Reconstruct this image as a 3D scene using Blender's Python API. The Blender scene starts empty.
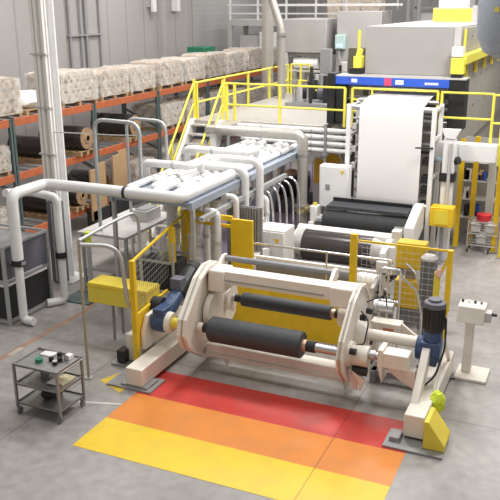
import bpy, bmesh, math, random
from mathutils import Vector, Matrix
R = math.radians
PI = math.pi
scn = bpy.context.scene
col = scn.collection
random.seed(7)

# ------------------------------------------------------------------ materials
def mat(name, color, rough=0.5, metal=0.0, noise=0.0, scale=8.0, bump=0.0, bscale=40.0, alpha=1.0, trans=0.0, emit=0.0, spec=0.5, color2=None, coat=0.0):
    m = bpy.data.materials.new(name); m.use_nodes = True
    nt = m.node_tree; b = nt.nodes['Principled BSDF']
    c = (*color, 1)
    b.inputs['Base Color'].default_value = c
    b.inputs['Roughness'].default_value = rough
    b.inputs['Metallic'].default_value = metal
    b.inputs['Alpha'].default_value = alpha
    b.inputs['Transmission Weight'].default_value = trans
    b.inputs['Specular IOR Level'].default_value = spec
    b.inputs['Coat Weight'].default_value = coat
    if emit:
        b.inputs['Emission Color'].default_value = c; b.inputs['Emission Strength'].default_value = emit
    if noise or bump or color2:
        tc = nt.nodes.new('ShaderNodeTexCoord')
        n = nt.nodes.new('ShaderNodeTexNoise'); n.inputs['Scale'].default_value = scale; n.inputs['Detail'].default_value = 5
        nt.links.new(tc.outputs['Object'], n.inputs['Vector'])
        mx = nt.nodes.new('ShaderNodeMix'); mx.data_type = 'RGBA'
        k = 1 - noise
        c2 = color2 if color2 else tuple(v * k for v in color)
        mx.inputs['A'].default_value = c; mx.inputs['B'].default_value = (*c2, 1)
        rp = nt.nodes.new('ShaderNodeMapRange'); rp.inputs['From Min'].default_value = 0.35; rp.inputs['From Max'].default_value = 0.68
        nt.links.new(n.outputs['Fac'], rp.inputs['Value'])
        nt.links.new(rp.outputs['Result'], mx.inputs['Factor'])
        nt.links.new(mx.outputs['Result'], b.inputs['Base Color'])
        if bump:
            n2 = nt.nodes.new('ShaderNodeTexNoise'); n2.inputs['Scale'].default_value = bscale
            nt.links.new(tc.outputs['Object'], n2.inputs['Vector'])
            bp = nt.nodes.new('ShaderNodeBump'); bp.inputs['Strength'].default_value = bump; bp.inputs['Distance'].default_value = 0.02
            nt.links.new(n2.outputs['Fac'], bp.inputs['Height']); nt.links.new(bp.outputs['Normal'], b.inputs['Normal'])
    return m

M = dict(
    cream=mat('cream_paint', (0.82, 0.76, 0.67), 0.38, noise=0.07, scale=3),
    cream2=mat('ivory_paint', (0.86, 0.83, 0.78), 0.4, noise=0.05, scale=3),
    white=mat('white_paint', (0.88, 0.87, 0.86), 0.4, noise=0.05, scale=4),
    pvc=mat('white_insulated_pipe', (0.8, 0.79, 0.78), 0.35, noise=0.04, scale=6),
    yellow=mat('safety_yellow', (0.86, 0.56, 0.015), 0.42, noise=0.1, scale=5),
    yellow2=mat('guard_yellow', (0.84, 0.66, 0.06), 0.42, noise=0.08, scale=4),
    lemon=mat('handrail_yellow', (0.88, 0.78, 0.10), 0.4, noise=0.08, scale=5),
    amber=mat('amber_plastic', (0.75, 0.42, 0.03), 0.35, noise=0.1),
    blue=mat('gearbox_blue', (0.045, 0.085, 0.19), 0.35, noise=0.25, scale=10, bump=0.2),
    bluebeam=mat('oven_trim_blue', (0.04, 0.12, 0.62), 0.35, noise=0.05),
    black=mat('black_paint', (0.02, 0.02, 0.022), 0.4, noise=0.2, scale=8),
    blackmat=mat('matte_black', (0.028, 0.028, 0.03), 0.7, noise=0.2, scale=12),
    char=mat('charcoal_rubber', (0.055, 0.058, 0.066), 0.62, noise=0.12, scale=6),
    drum=mat('dark_polished_drum', (0.07, 0.06, 0.06), 0.22, metal=0.3, noise=0.2, scale=2),
    grey=mat('mid_grey_paint', (0.30, 0.30, 0.31), 0.5, noise=0.1),
    lgrey=mat('light_grey_paint', (0.55, 0.53, 0.51), 0.5, noise=0.06),
    oven=mat('oven_grey_cladding', (0.38, 0.36, 0.352), 0.5, noise=0.05, scale=2),
    ovenside=mat('oven_side_cladding', (0.38, 0.355, 0.31), 0.55, noise=0.12, scale=2),
    steel=mat('brushed_steel', (0.55, 0.55, 0.56), 0.32, metal=0.8, noise=0.12, scale=10),
    chrome=mat('bright_steel', (0.72, 0.72, 0.74), 0.22, metal=0.9, noise=0.05),
    galv=mat('galvanised_tube', (0.52, 0.53, 0.53), 0.45, metal=0.5, noise=0.12, scale=12),
    roller=mat('satin_grey_roller', (0.24, 0.24, 0.25), 0.45, metal=0.3, noise=0.06),
    duct=mat('stainless_duct', (0.50, 0.47, 0.43), 0.4, metal=0.45, noise=0.1, scale=5),
    orange=mat('rack_orange', (0.56, 0.15, 0.06), 0.5, noise=0.2, scale=6),
    teal=mat('rack_teal', (0.10, 0.14, 0.135), 0.5, noise=0.2, scale=6),
    wood=mat('pallet_wood', (0.50, 0.33, 0.17), 0.8, noise=0.35, scale=9),
    card=mat('brown_cardboard', (0.52, 0.34, 0.18), 0.85, noise=0.12, scale=4),
    core=mat('cardboard_core', (0.42, 0.27, 0.16), 0.85, noise=0.3, scale=14),
    kraft=mat('kraft_roll_ends', (0.62, 0.50, 0.38), 0.8, color2=(0.42, 0.31, 0.22), scale=9),
    kraft2=mat('pale_roll_ends', (0.70, 0.62, 0.52), 0.8, color2=(0.48, 0.38, 0.30), scale=9),
    conduit=mat('conduit_grey', (0.34, 0.34, 0.35), 0.5),
    paper=mat('white_paper_web', (0.9, 0.87, 0.86), 0.55),
    sheet=mat('white_paper', (0.86, 0.84, 0.80), 0.7),
    cartsteel=mat('cart_stainless', (0.36, 0.35, 0.34), 0.38, metal=0.6, noise=0.15, scale=12),
    rubber=mat('grey_rubber_wheel', (0.18, 0.18, 0.18), 0.7),
    red=mat('red_plastic', (0.70, 0.03, 0.04), 0.4),
    green=mat('green_plastic', (0.03, 0.22, 0.12), 0.4),
    hivis=mat('lime_fabric', (0.72, 0.85, 0.05), 0.7, noise=0.15, scale=30, bump=0.4),
    slate=mat('slate_pad', (0.14, 0.14, 0.17), 0.6, noise=0.1),
    tarp=mat('white_stretch_sheet', (0.80, 0.77, 0.74), 0.45, bump=0.6, bscale=9),
    tanky=mat('blue_grey_shell', (0.30, 0.33, 0.38), 0.45, noise=0.1),
    glass=mat('pale_blue_glass', (0.6, 0.75, 0.9), 0.1, spec=0.8),
    trayblue=mat('tray_blue_grey', (0.42, 0.47, 0.55), 0.4, metal=0.4, noise=0.15),
    copper=mat('copper_ring', (0.62, 0.42, 0.30), 0.35, metal=0.5),
    label=mat('orange_brown_label', (0.55, 0.22, 0.10), 0.6),
    tealbox=mat('pale_teal_cabinet', (0.42, 0.56, 0.54), 0.5),
    conc=mat('shim_plate_steel', (0.36, 0.36, 0.36), 0.5, metal=0.4, noise=0.2),
)

def film_mat():
    m = bpy.data.materials.new('stretch_film'); m.use_nodes = True
    nt = m.node_tree; b = nt.nodes['Principled BSDF']
    b.inputs['Base Color'].default_value = (0.9, 0.87, 0.83, 1); b.inputs['Roughness'].default_value = 0.25
    tc = nt.nodes.new('ShaderNodeTexCoord'); n = nt.nodes.new('ShaderNodeTexNoise'); n.inputs['Scale'].default_value = 5; n.inputs['Detail'].default_value = 6
    nt.links.new(tc.outputs['Object'], n.inputs['Vector'])
    mr = nt.nodes.new('ShaderNodeMapRange'); mr.inputs['From Min'].default_value = 0.35; mr.inputs['From Max'].default_value = 0.7
    mr.inputs['To Min'].default_value = 0.25; mr.inputs['To Max'].default_value = 0.65
    nt.links.new(n.outputs['Fac'], mr.inputs['Value']); nt.links.new(mr.outputs['Result'], b.inputs['Alpha'])
    bp = nt.nodes.new('ShaderNodeBump'); bp.inputs['Strength'].default_value = 0.7; bp.inputs['Distance'].default_value = 0.03
    nt.links.new(n.outputs['Fac'], bp.inputs['Height']); nt.links.new(bp.outputs['Normal'], b.inputs['Normal'])
    return m
M['film'] = film_mat()

def floor_mat():
    m = bpy.data.materials.new('sealed_concrete'); m.use_nodes = True
    nt = m.node_tree; b = nt.nodes['Principled BSDF']; L = nt.links.new; N = nt.nodes.new
    tc = N('ShaderNodeTexCoord')
    n1 = N('ShaderNodeTexNoise'); n1.inputs['Scale'].default_value = 0.45; n1.inputs['Detail'].default_value = 4
    n2 = N('ShaderNodeTexNoise'); n2.inputs['Scale'].default_value = 6; n2.inputs['Detail'].default_value = 8
    L(tc.outputs['Object'], n1.inputs['Vector']); L(tc.outputs['Object'], n2.inputs['Vector'])
    a = N('ShaderNodeMix'); a.data_type = 'RGBA'
    a.inputs['A'].default_value = (0.29, 0.268, 0.25, 1); a.inputs['B'].default_value = (0.42, 0.395, 0.385, 1)
    mr = N('ShaderNodeMapRange'); mr.inputs['From Min'].default_value = 0.3; mr.inputs['From Max'].default_value = 0.7
    L(n1.outputs['Fac'], mr.inputs['Value']); L(mr.outputs['Result'], a.inputs['Factor'])
    c = N('ShaderNodeMix'); c.data_type = 'RGBA'; c.blend_type = 'MULTIPLY'; c.inputs['Factor'].default_value = 1
    mr2 = N('ShaderNodeMapRange'); mr2.inputs['From Min'].default_value = 0.3; mr2.inputs['From Max'].default_value = 0.7
    mr2.inputs['To Min'].default_value = 0.82; mr2.inputs['To Max'].default_value = 1.08
    L(n2.outputs['Fac'], mr2.inputs['Value']); L(a.outputs['Result'], c.inputs['A']); L(mr2.outputs['Result'], c.inputs['B'])
    # saw-cut slab joints
    br = N('ShaderNodeTexBrick'); br.offset = 0; br.inputs['Scale'].default_value = 1
    br.inputs['Brick Width'].default_value = 4.4; br.inputs['Row Height'].default_value = 4.4; br.inputs['Mortar Size'].default_value = 0.012
    br.inputs['Mortar Smooth'].default_value = 0.2
    br.inputs['Color1'].default_value = (1, 1, 1, 1); br.inputs['Color2'].default_value = (1, 1, 1, 1); br.inputs['Mortar'].default_value = (0.6, 0.6, 0.6, 1)
    mp = N('ShaderNodeMapping'); mp.inputs['Location'].default_value = JOINT
    gp = N('ShaderNodeNewGeometry'); L(gp.outputs['Position'], mp.inputs['Vector']); L(mp.outputs['Vector'], br.inputs['Vector'])
    d = N('ShaderNodeMix'); d.data_type = 'RGBA'; d.blend_type = 'MULTIPLY'; d.inputs['Factor'].default_value = 1
    L(c.outputs['Result'], d.inputs['A']); L(br.outputs['Color'], d.inputs['B'])
    L(d.outputs['Result'], b.inputs['Base Color'])
    r = N('ShaderNodeMapRange'); r.inputs['To Min'].default_value = 0.26; r.inputs['To Max'].default_value = 0.5
    L(n2.outputs['Fac'], r.inputs['Value']); L(r.outputs['Result'], b.inputs['Roughness'])
    return m

def worn_paint(name, color):
    m = bpy.data.materials.new(name); m.use_nodes = True
    nt = m.node_tree; b = nt.nodes['Principled BSDF']; L = nt.links.new; N = nt.nodes.new
    tc = N('ShaderNodeTexCoord'); n = N('ShaderNodeTexNoise'); n.inputs['Scale'].default_value = 2.2; n.inputs['Detail'].default_value = 8
    L(tc.outputs['Object'], n.inputs['Vector'])
    mr = N('ShaderNodeMapRange'); mr.inputs['From Min'].default_value = 0.3; mr.inputs['From Max'].default_value = 0.75
    L(n.outputs['Fac'], mr.inputs['Value'])
    a = N('ShaderNodeMix'); a.data_type = 'RGBA'; a.inputs['A'].default_value = (*color, 1); a.inputs['B'].default_value = (*[v * 0.8 + 0.02 for v in color], 1)
    L(mr.outputs['Result'], a.inputs['Factor'])
    br = N('ShaderNodeTexBrick'); br.offset = 0; br.inputs['Scale'].default_value = 1
    br.inputs['Brick Width'].default_value = 4.4; br.inputs['Row Height'].default_value = 4.4; br.inputs['Mortar Size'].default_value = 0.01
    br.inputs['Color1'].default_value = (1, 1, 1, 1); br.inputs['Color2'].default_value = (1, 1, 1, 1); br.inputs['Mortar'].default_value = (0.6, 0.55, 0.5, 1)
    mp = N('ShaderNodeMapping'); mp.inputs['Location'].default_value = JOINT
    gp = N('ShaderNodeNewGeometry'); L(gp.outputs['Position'], mp.inputs['Vector']); L(mp.outputs['Vector'], br.inputs['Vector'])
    d = N('ShaderNodeMix'); d.data_type = 'RGBA'; d.blend_type = 'MULTIPLY'; d.inputs['Factor'].default_value = 1
    L(a.outputs['Result'], d.inputs['A']); L(br.outputs['Color'], d.inputs['B']); L(d.outputs['Result'], b.inputs['Base Color'])
    b.inputs['Roughness'].default_value = 0.45
    return m

def siding_mat(name, color, width, vertical=True, depth=0.10):
    m = bpy.data.materials.new(name); m.use_nodes = True
    nt = m.node_tree; b = nt.nodes['Principled BSDF']; L = nt.links.new; N = nt.nodes.new
    tc = N('ShaderNodeTexCoord'); sp = N('ShaderNodeSeparateXYZ'); L(tc.outputs['Object'], sp.inputs['Vector'])
    ax = N('ShaderNodeMath'); ax.operation = 'ADD'
    if vertical: L(sp.outputs['X'], ax.inputs[0]); L(sp.outputs['Y'], ax.inputs[1])
    else: L(sp.outputs['Z'], ax.inputs[0]); ax.inputs[1].default_value = 0
    md = N('ShaderNodeMath'); md.operation = 'PINGPONG'; md.inputs[1].default_value = width / 2
    L(ax.outputs[0], md.inputs[0])
    mr = N('ShaderNodeMapRange'); mr.inputs['From Max'].default_value = width * 0.04; L(md.outputs[0], mr.inputs['Value'])
    n = N('ShaderNodeTexNoise'); n.inputs['Scale'].default_value = 0.6; L(tc.outputs['Object'], n.inputs['Vector'])
    a = N('ShaderNodeMix'); a.data_type = 'RGBA'; a.inputs['A'].default_value = (*[v * 0.86 for v in color], 1); a.inputs['B'].default_value = (*color, 1)
    L(mr.outputs['Result'], a.inputs['Factor'])
    c = N('ShaderNodeMix'); c.data_type = 'RGBA'; c.blend_type = 'MULTIPLY'; c.inputs['Factor'].default_value = 1
    m2 = N('ShaderNodeMapRange'); m2.inputs['To Min'].default_value = 0.92; m2.inputs['To Max'].default_value = 1.06
    L(n.outputs['Fac'], m2.inputs['Value']); L(a.outputs['Result'], c.inputs['A']); L(m2.outputs['Result'], c.inputs['B'])
    L(c.outputs['Result'], b.inputs['Base Color'])
    bp = N('ShaderNodeBump'); bp.inputs['Strength'].default_value = 0.4; bp.inputs['Distance'].default_value = depth
    L(mr.outputs['Result'], bp.inputs['Height']); L(bp.outputs['Normal'], b.inputs['Normal'])
    b.inputs['Roughness'].default_value = 0.6
    return m
JOINT = (2.9 + 4.4 * 6, 2.6 + 4.4 * 4, 0)
M['floor'] = floor_mat()

# ------------------------------------------------------------------ mesh builder (all coordinates are world metres)
class MB:
    def __init__(s): s.bm = bmesh.new()
    def box(s, x0, x1, y0, y1, z0, z1):
        v = [s.bm.verts.new(p) for p in ((x0,y0,z0),(x1,y0,z0),(x1,y1,z0),(x0,y1,z0),(x0,y0,z1),(x1,y0,z1),(x1,y1,z1),(x0,y1,z1))]
        for f in ((3,2,1,0),(4,5,6,7),(0,1,5,4),(1,2,6,5),(2,3,7,6),(3,0,4,7)): s.bm.faces.new([v[i] for i in f])
        return s
    def bar(s, p, q, w, h=None):
        """rectangular bar from p to q, width w, height h"""
        p, q = Vector(p), Vector(q); h = h or w; d = (q - p).normalized()
        up = Vector((0,0,1)) if abs(d.z) < 0.9 else Vector((0,1,0))
        a = d.cross(up).normalized() * w / 2; b = a.cross(d).normalized() * h / 2
        v = [s.bm.verts.new(o + c) for o in (p, q) for c in (-a-b, a-b, a+b, -a+b)]
        for f in ((0,1,2,3),(7,6,5,4),(0,4,5,1),(1,5,6,2),(2,6,7,3),(3,7,4,0)): s.bm.faces.new([v[i] for i in f])
        return s
    def cyl(s, p, q, r, r2=None, seg=24):
        p, q = Vector(p), Vector(q); r2 = r if r2 is None else r2; d = (q - p).normalized()
        up = Vector((0,0,1)) if abs(d.z) < 0.9 else Vector((1,0,0))
        a = d.cross(up).normalized(); b = a.cross(d)
        A = []; B = []
        for i in range(seg):
            t = 2*PI*i/seg; o = a*math.cos(t) + b*math.sin(t)
            A.append(s.bm.verts.new(p + o*r)); B.append(s.bm.verts.new(q + o*r2))
        for i in range(seg):
            j = (i+1) % seg; s.bm.faces.new((A[i], A[j], B[j], B[i]))
        s.bm.faces.new(A[::-1]); s.bm.faces.new(B)
        return s
    def tube(s, pts, r, bend=0.15, seg=12, n=6):
        """round tube along a polyline with rounded corners"""
        P = [Vector(p) for p in pts]; path = [P[0]]
        for i in range(1, len(P)-1):
            a, b, c = P[i-1], P[i], P[i+1]
            k = min(bend, (a-b).length*0.49, (c-b).length*0.49)
            u = b + (a-b).normalized()*k; w = b + (c-b).normalized()*k
            for j in range(n+1):
                t = j/n; path.append((1-t)**2*u + 2*t*(1-t)*b + t*t*w)
        path.append(P[-1])
        rings = []; prev = None
        for i, p in enumerate(path):
            d = (path[min(i+1, len(path)-1)] - path[max(i-1, 0)]).normalized()
            if prev is None:
                up = Vector((0,0,1)) if abs(d.z) < 0.9 else Vector((1,0,0)); a = d.cross(up).normalized()
            else:
                a = (prev - d*prev.dot(d)).normalized()
            prev = a; b = d.cross(a)
            rings.append([s.bm.verts.new(p + (a*math.cos(2*PI*k/seg) + b*math.sin(2*PI*k/seg))*r) for k in range(seg)])
        for A, B in zip(rings, rings[1:]):
            for k in range(seg):
                j = (k+1) % seg; s.bm.faces.new((A[k], A[j], B[j], B[k]))
        s.bm.faces.new(rings[0][::-1]); s.bm.faces.new(rings[-1])
        return s
    def prism(s, poly, t0, t1, axis='x'):
        """polygon (u,v) pushed along an axis: x -> (y,z), y -> (x,z), z -> (x,y)"""
        f = {'x': lambda t,u,v: (t,u,v), 'y': lambda t,u,v: (u,t,v), 'z': lambda t,u,v: (u,v,t)}[axis]
        A = [s.bm.verts.new(f(t0,u,v)) for u,v in poly]; B = [s.bm.verts.new(f(t1,u,v)) for u,v in poly]
        n = len(poly)
        for i in range(n): s.bm.faces.new((A[i], A[(i+1)%n], B[(i+1)%n], B[i]))
        s.bm.faces.new(A[::-1]); s.bm.faces.new(B)
        return s
    def lathe(s, c, prof, seg=24, axis='z'):
        """profile [(radius, height)] turned about a vertical or x axis through c"""
        rings = []
        for r, h in prof:
            ring = []
            for i in range(seg):
                t = 2*PI*i/seg; u, v = max(r, 1e-4)*math.cos(t), max(r, 1e-4)*math.sin(t)
                ring.append(s.bm.verts.new((c[0]+u, c[1]+v, c[2]+h) if axis == 'z' else (c[0]+h, c[1]+u, c[2]+v)))
            rings.append(ring)
        for A, B in zip(rings, rings[1:]):
            for i in range(seg):
                j = (i+1) % seg; s.bm.faces.new((A[i], A[j], B[j], B[i]))
        s.bm.faces.new(rings[0][::-1]); s.bm.faces.new(rings[-1])
        return s
    def ell(s, c, rx, ry, rz, jit=0.0, sub=3):
        r = bmesh.ops.create_icosphere(s.bm, subdivisions=sub, radius=1)
        for v in r['verts']:
            k = 1 + random.uniform(-jit, jit)
            v.co = Vector((c[0]+v.co.x*rx*k, c[1]+v.co.y*ry*k, c[2]+v.co.z*rz*k))
        return s

WL = {}   # world location of every object that may be a parent
def O(name, mb, m, parent=None, label=None, cat=None, group=None, kind=None, bevel=0.0, smooth=True):
    bm = mb.bm
    bmesh.ops.recalc_face_normals(bm, faces=bm.faces)
    me = bpy.data.meshes.new(name)
    if parent is None:
        xs = [v.co for v in bm.verts]
        loc = Vector(((min(v.x for v in xs)+max(v.x for v in xs))/2, (min(v.y for v in xs)+max(v.y for v in xs))/2, min(v.z for v in xs)))
    else:
        loc = WL[parent.name]
    for v in bm.verts: v.co -= loc
    bm.to_mesh(me); bm.free()
    if smooth:
        for p in me.polygons: p.use_smooth = True
        me.set_sharp_from_angle(angle=R(35))
    me.materials.append(M[m] if isinstance(m, str) else m)
    o = bpy.data.objects.new(name, me); col.objects.link(o)
    if parent is None: o.location = loc
    else: o.parent = parent
    WL[o.name] = loc
    if bevel:
        b = o.modifiers.new('bevel', 'BEVEL'); b.width = bevel; b.segments = 2; b.limit_method = 'ANGLE'; b.angle_limit = R(40)
    tag(o, label, cat, group, kind)
    return o
def tag(o, label=None, cat=None, group=None, kind=None):
    for k, v in (('label', label), ('category', cat), ('group', group), ('kind', kind)):
        if v: o[k] = v
    return o
def T(name, loc, label, cat, group=None):
    o = bpy.data.objects.new(name, None); col.objects.link(o); o.location = loc; o.empty_display_size = 0.2
    WL[o.name] = Vector(loc)
    return tag(o, label, cat, group)
def dup(o, d, label=None, group=None, parent=None, rz=0):
    c = o.copy(); col.objects.link(c)
    if parent is None:
        c.location = o.location + Vector(d); c.rotation_euler.z += rz
        if label: c['label'] = label
        if group: c['group'] = group
    else: c.parent = parent
    for ch in o.children: dup(ch, d, parent=c)
    return c
def S(name, mb, m, **k): return O(name, mb, m, kind='structure', **k)

# ------------------------------------------------------------------ setting
S('floor', MB().box(-16.2, 6.2, -4, 42.2, -0.2, 0), 'floor')
S('wall_left', MB().box(-16.2, -16, -4, 29.8, 0, 11), siding_mat('grey_wall_panels', (0.43, 0.405, 0.395), 1.2))
S('wall_left_far', MB().box(-16.2, -15.95, 29.8, 42, 0, 11), siding_mat('grey_lapped_siding', (0.43, 0.42, 0.415), 0.22, vertical=False, depth=0.03))
S('wall_back', MB().box(-16.2, 6.2, 42, 42.2, 0, 11), siding_mat('grey_back_panels', (0.45, 0.43, 0.42), 1.2))
S('wall_right', MB().box(6.0, 6.2, -4, 42, 0, 11), siding_mat('grey_right_panels', (0.47, 0.45, 0.44), 1.2))
S('trim_1', MB().box(-16, -15.82, 26.9, 27.3, 0, 11), siding_mat('grey_pilaster', (0.44, 0.42, 0.41), 5))

for nm, c, y0, y1 in (('yellow', (0.92, 0.62, 0.015), 7.72, 8.57), ('orange', (0.80, 0.26, 0.03), 8.57, 9.41), ('red', (0.60, 0.035, 0.025), 9.41, 10.27)):
    S('floor_marking_' + nm, MB().box(-6.26, -1.86, y0, y1, 0.0, 0.004), worn_paint(nm + '_floor_paint', c))
S('floor_marking_aisle', MB().prism([(-9.25, 8.0), (-9.14, 8.0), (-9.04, 12.0), (-9.9, 15.5), (-10.02, 15.5), (-9.15, 12.0)], 0, 0.003, 'z'), worn_paint('faded_orange_line', (0.42, 0.25, 0.17)))
S('floor_marking_tape', MB().prism([(-6.95, 8.83), (-6.93, 8.77), (-6.27, 8.98), (-6.27, 9.03)], 0, 0.003, 'z'), worn_paint('pale_floor_tape', (0.62, 0.6, 0.57)))
S('floor_marking_pale', MB().box(-9.16, -9.05, 9.7, 10.05, 0.003, 0.005), worn_paint('pale_dash', (0.6, 0.5, 0.42)))
S('floor_marking_corner', MB().prism([(-7.05, 9.55), (-6.5, 9.3), (-6.5, 9.95), (-6.85, 10.02)], 0, 0.004, 'z'), worn_paint('corner_yellow', (0.75, 0.52, 0.03)))
S('floor_lavender', MB().box(-9.9, -6.3, 15.6, 30.0, 0.0, 0.004), worn_paint('lavender_floor', (0.40, 0.33, 0.47)))  # thin lavender-tinted slab over this stretch of floor

# wall conduits, wall fittings
t = T('wall_conduit', (-15.95, 22.0, 0), 'thin grey conduits clipped in a bundle up the tall grey wall', 'conduit')
for i, y in enumerate((21.3, 21.9, 22.2, 23.0)):
    O('conduit_pipe', MB().tube([(-15.93, y, 3.0), (-15.93, y, 8.5)], 0.035 if i % 2 else 0.05), 'conduit', t)
for z in (5.0, 7.2): O('clamp_bar', MB().box(-15.99, -15.88, 21.2, 23.1, z, z+0.05), 'conduit', t)
for i, (y, n) in enumerate(((26.35, 'left'), (28.2, 'right'))):
    t = T('wall_light', (-15.97, y, 5.75), ('white vertical wall light on the grey wall, left of the pair' if i == 0 else 'white vertical wall light on the grey wall, right of the pair'), 'light', 'wall lights')
    O('housing', MB().box(-15.99 if i else -15.82, -15.7, y-0.13, y+0.13, 5.72, 7.2), 'white', t, bevel=0.02)
    O('back_plate', MB().box(-16.0, -15.8, y-0.09, y+0.09, 5.9, 7.0), 'lgrey', t)

# structural column with its pad
c = S('pillar', MB().prism([(-10.92,13.3),(-10.54,13.3),(-10.54,13.34),(-10.69,13.34),(-10.69,13.56),(-10.54,13.56),(-10.54,13.6),(-10.92,13.6),(-10.92,13.56),(-10.77,13.56),(-10.77,13.34),(-10.92,13.34)], 0, 11, 'z'), 'white')
S('pillar_base', MB().box(-10.95, -10.3, 13.18, 13.86, 0, 0.03), 'white', parent=c)
t = T('column_cable_duct', (-10.55, 13.2, 0), 'white cable ducts strapped to the front of the steel column', 'cable duct')
for x in (-10.85, -10.75, -10.6): O('duct_run', MB().box(x-0.035, x+0.035, 13.22, 13.3, 1.95, 9), 'cream2', t, bevel=0.01)
for z in (2.9, 3.9, 5.0, 6.4): O('strap', MB().box(-10.93, -10.53, 13.2, 13.31, z, z+0.04), 'lgrey', t)
t = T('column_guard', (-10.5, 13.2, 0), 'dark slate guard on the foot of the white steel column', 'guard')
O('pad', MB().box(-10.8, -10.45, 13.12, 13.29, 0.03, 1.9), 'slate', t, bevel=0.02)
O('edge_strip', MB().box(-10.66, -10.62, 13.09, 13.12, 0.05, 1.85), 'galv', t)
O('grab_handle', MB().tube([(-10.53,13.12,1.0),(-10.53,13.02,1.03),(-10.53,13.02,1.25),(-10.53,13.12,1.28)], 0.015), 'chrome', t)

# ------------------------------------------------------------------ pallet racks
UP = [10.9, 14.2, 17.5, 20.9, 24.3, 27.7, 31.0]
bay_words = ['nearest to the steel column, left of it', 'behind the steel column', 'behind the tube hoops', 'behind the stair handrails', 'beyond the stairs', 'farthest from the column']
XF, XB = -12.5, -13.75
for i in range(6):
    y0, y1 = UP[i], UP[i+1]
    t = T('pallet_rack', (-13.1, (y0+y1)/2, 0), 'orange and teal pallet rack bay ' + bay_words[i], 'pallet rack', 'pallet rack bays along the wall')
    ys = [y0+0.05] + ([y1-0.05])
    for y in ys:
        f = MB()
        for x in (XF, XB): f.box(x-0.035, x+0.035, y-0.035, y+0.035, 0, 3.44)
        z = 0.2
        k = 0
        while z < 2.9:
            f.bar((XF, y, z), (XB, y, z+0.55) if k % 2 == 0 else (XB, y, z+0.55), 0.03); z += 0.7; k += 1
        O('upright', f, 'teal', t)
    for z in (0.62, 2.06, 3.36):
        for x in (XF, XB): O('beam', MB().box(x-0.03, x+0.03, y0+0.09, y1-0.09, z-0.09, z+0.09), 'orange', t, bevel=0.008)
        d = MB()
        n = 9
        for k in range(n):
            y = y0+0.2+(y1-y0-0.4)*k/(n-1); d.box(XB, XF, y-0.03, y+0.03, z+0.06, z+0.094)
        O('wire_deck', d, 'galv', t)

def pallet(mb, x0, x1, y0, y1, z):
    for k in range(3):
        y = y0 + (y1-y0-0.1)*k/2; mb.box(x0, x1, y, y+0.1, z, z+0.1)
    n = 6
    for k in range(n):
        x = x0 + (x1-x0-0.12)*k/(n-1); mb.box(x, x+0.12, y0, y1, z+0.1, z+0.12)
def load(y, z, w, cols, rows, lab, m='kraft', x=-12.52, h=None, group='shrink-wrapped roll loads on the racks', vert=False):
    """pallet of small paper rolls, ends to the aisle, under stretch film; y,z = near bottom corner"""
    depth = 1.1; x0 = x - depth
    t = T('pallet_load', (x-depth/2, y+w/2, z), lab, 'pallet load', group)
    p = MB(); pallet(p, x0, x, y, y+w, z); O('pallet', p, 'wood', t)
    r = w/cols/2; g = MB(); cc = MB()
    for a in range(rows):
        for b in range(cols):
            yy = y + r + 2*r*b; zz = z + 0.125 + r + 2*r*a*0.97; j = random.uniform(-0.03, 0.03)
            g.cyl((x0+0.03, yy, zz), (x-0.04+j, yy, zz), r*0.97, seg=14)
            cc.cyl((x-0.05+j, yy, zz), (x-0.03+j, yy, zz), r*0.33, seg=10)
    wr = O('wrapped_rolls', g, m, t)
    O('roll_core', cc, 'core', wr)
    H = 0.125 + 2*r*rows*0.985
    f = MB(); bm = f.bm
    # wrinkled film hood
    nx, ny, nz = 6, 8, 5
    f.box(x0-0.02, x+0.02, y-0.02, y+w+0.02, z+0.1, z+H+0.02)
    bmesh.ops.subdivide_edges(bm, edges=bm.edges[:], cuts=6, use_grid_fill=True)
    for v in bm.verts:
        q = v.co; v.co = q + Vector((random.uniform(-.012,.012), random.uniform(-.012,.012), random.uniform(-.02,.02)))
        if q.z > z+H-0.1: v.co.z -= 0.05*abs((q.y-y-w/2)/(w/2))**3 + random.uniform(0,.03)
    O('stretch_film', f, 'film', t)
    return t
# top level (z of beam top about 3.455)
Zt, Zm, Zl = 3.455, 2.155, 0.715
top = [(11.3,1.5),(13.0,1.65),(16.2,1.55),(17.95,1.35),(19.45,1.35),(21.15,1.45),(22.75,1.4),(24.5,1.5),(26.15,1.4),(27.9,1.5),(29.5,1.4)]
tw = ['half cut off by the picture edge', 'just left of the steel column', 'just right of the steel column', 'second to the right of the steel column', 'third to the right of the steel column', 'above the tube hoops', 'right of the hoops', 'above the stair handrail', 'past the stair handrail', 'next to last before the vertical pipes', 'last before the vertical pipes']
for i, (y, w) in enumerate(top):
    load(y, Zt, w, 6, 3 if w > 1.4 else 3, 'tan wrapped load on the top rack shelf, ' + tw[i], 'kraft2' if i % 2 == 0 else 'kraft')
# low film covered load by the column
t = T('pallet_load', (-13.1, 15.4, Zt), 'low white-sheeted pallet load on the top shelf right behind the column', 'pallet load', 'shrink-wrapped roll loads on the racks')
p = MB(); pallet(p, -13.6, -12.52, 14.8, 16.1, Zt); O('pallet', p, 'wood', t)
O('white_sheet', MB().ell((-13.05, 15.45, Zt+0.28), 0.56, 0.66, 0.24, 0.05), 'tarp', t)
mid = [(11.2,1.5,'below the picture-edge load'),(12.8,1.25,'left of the steel column'),(21.15,1.4,'beside the near handrail post'),(22.8,1.3,'under the platform rail'),(24.6,1.5,'seen between the handrails'),(26.3,1.3,'next to last bay'),(28.0,1.4,'second to last on the shelf'),(29.5,1.3,'far end')]
for i, (y, w, s) in enumerate(mid):
    load(y, Zm, w, 6, 3, 'tan wrapped roll load on the middle rack shelf, ' + s, 'kraft' if i % 2 else 'kraft2')
low = [(11.3,1.4,'left of the filter unit'),(12.85,1.15,'behind the white pipe'),(19.45,1.2,'right of the cardboard panels'),(21.3,1.4,'below the handrail bottom'),(23.0,1.2,'behind the stair treads')]
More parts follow.
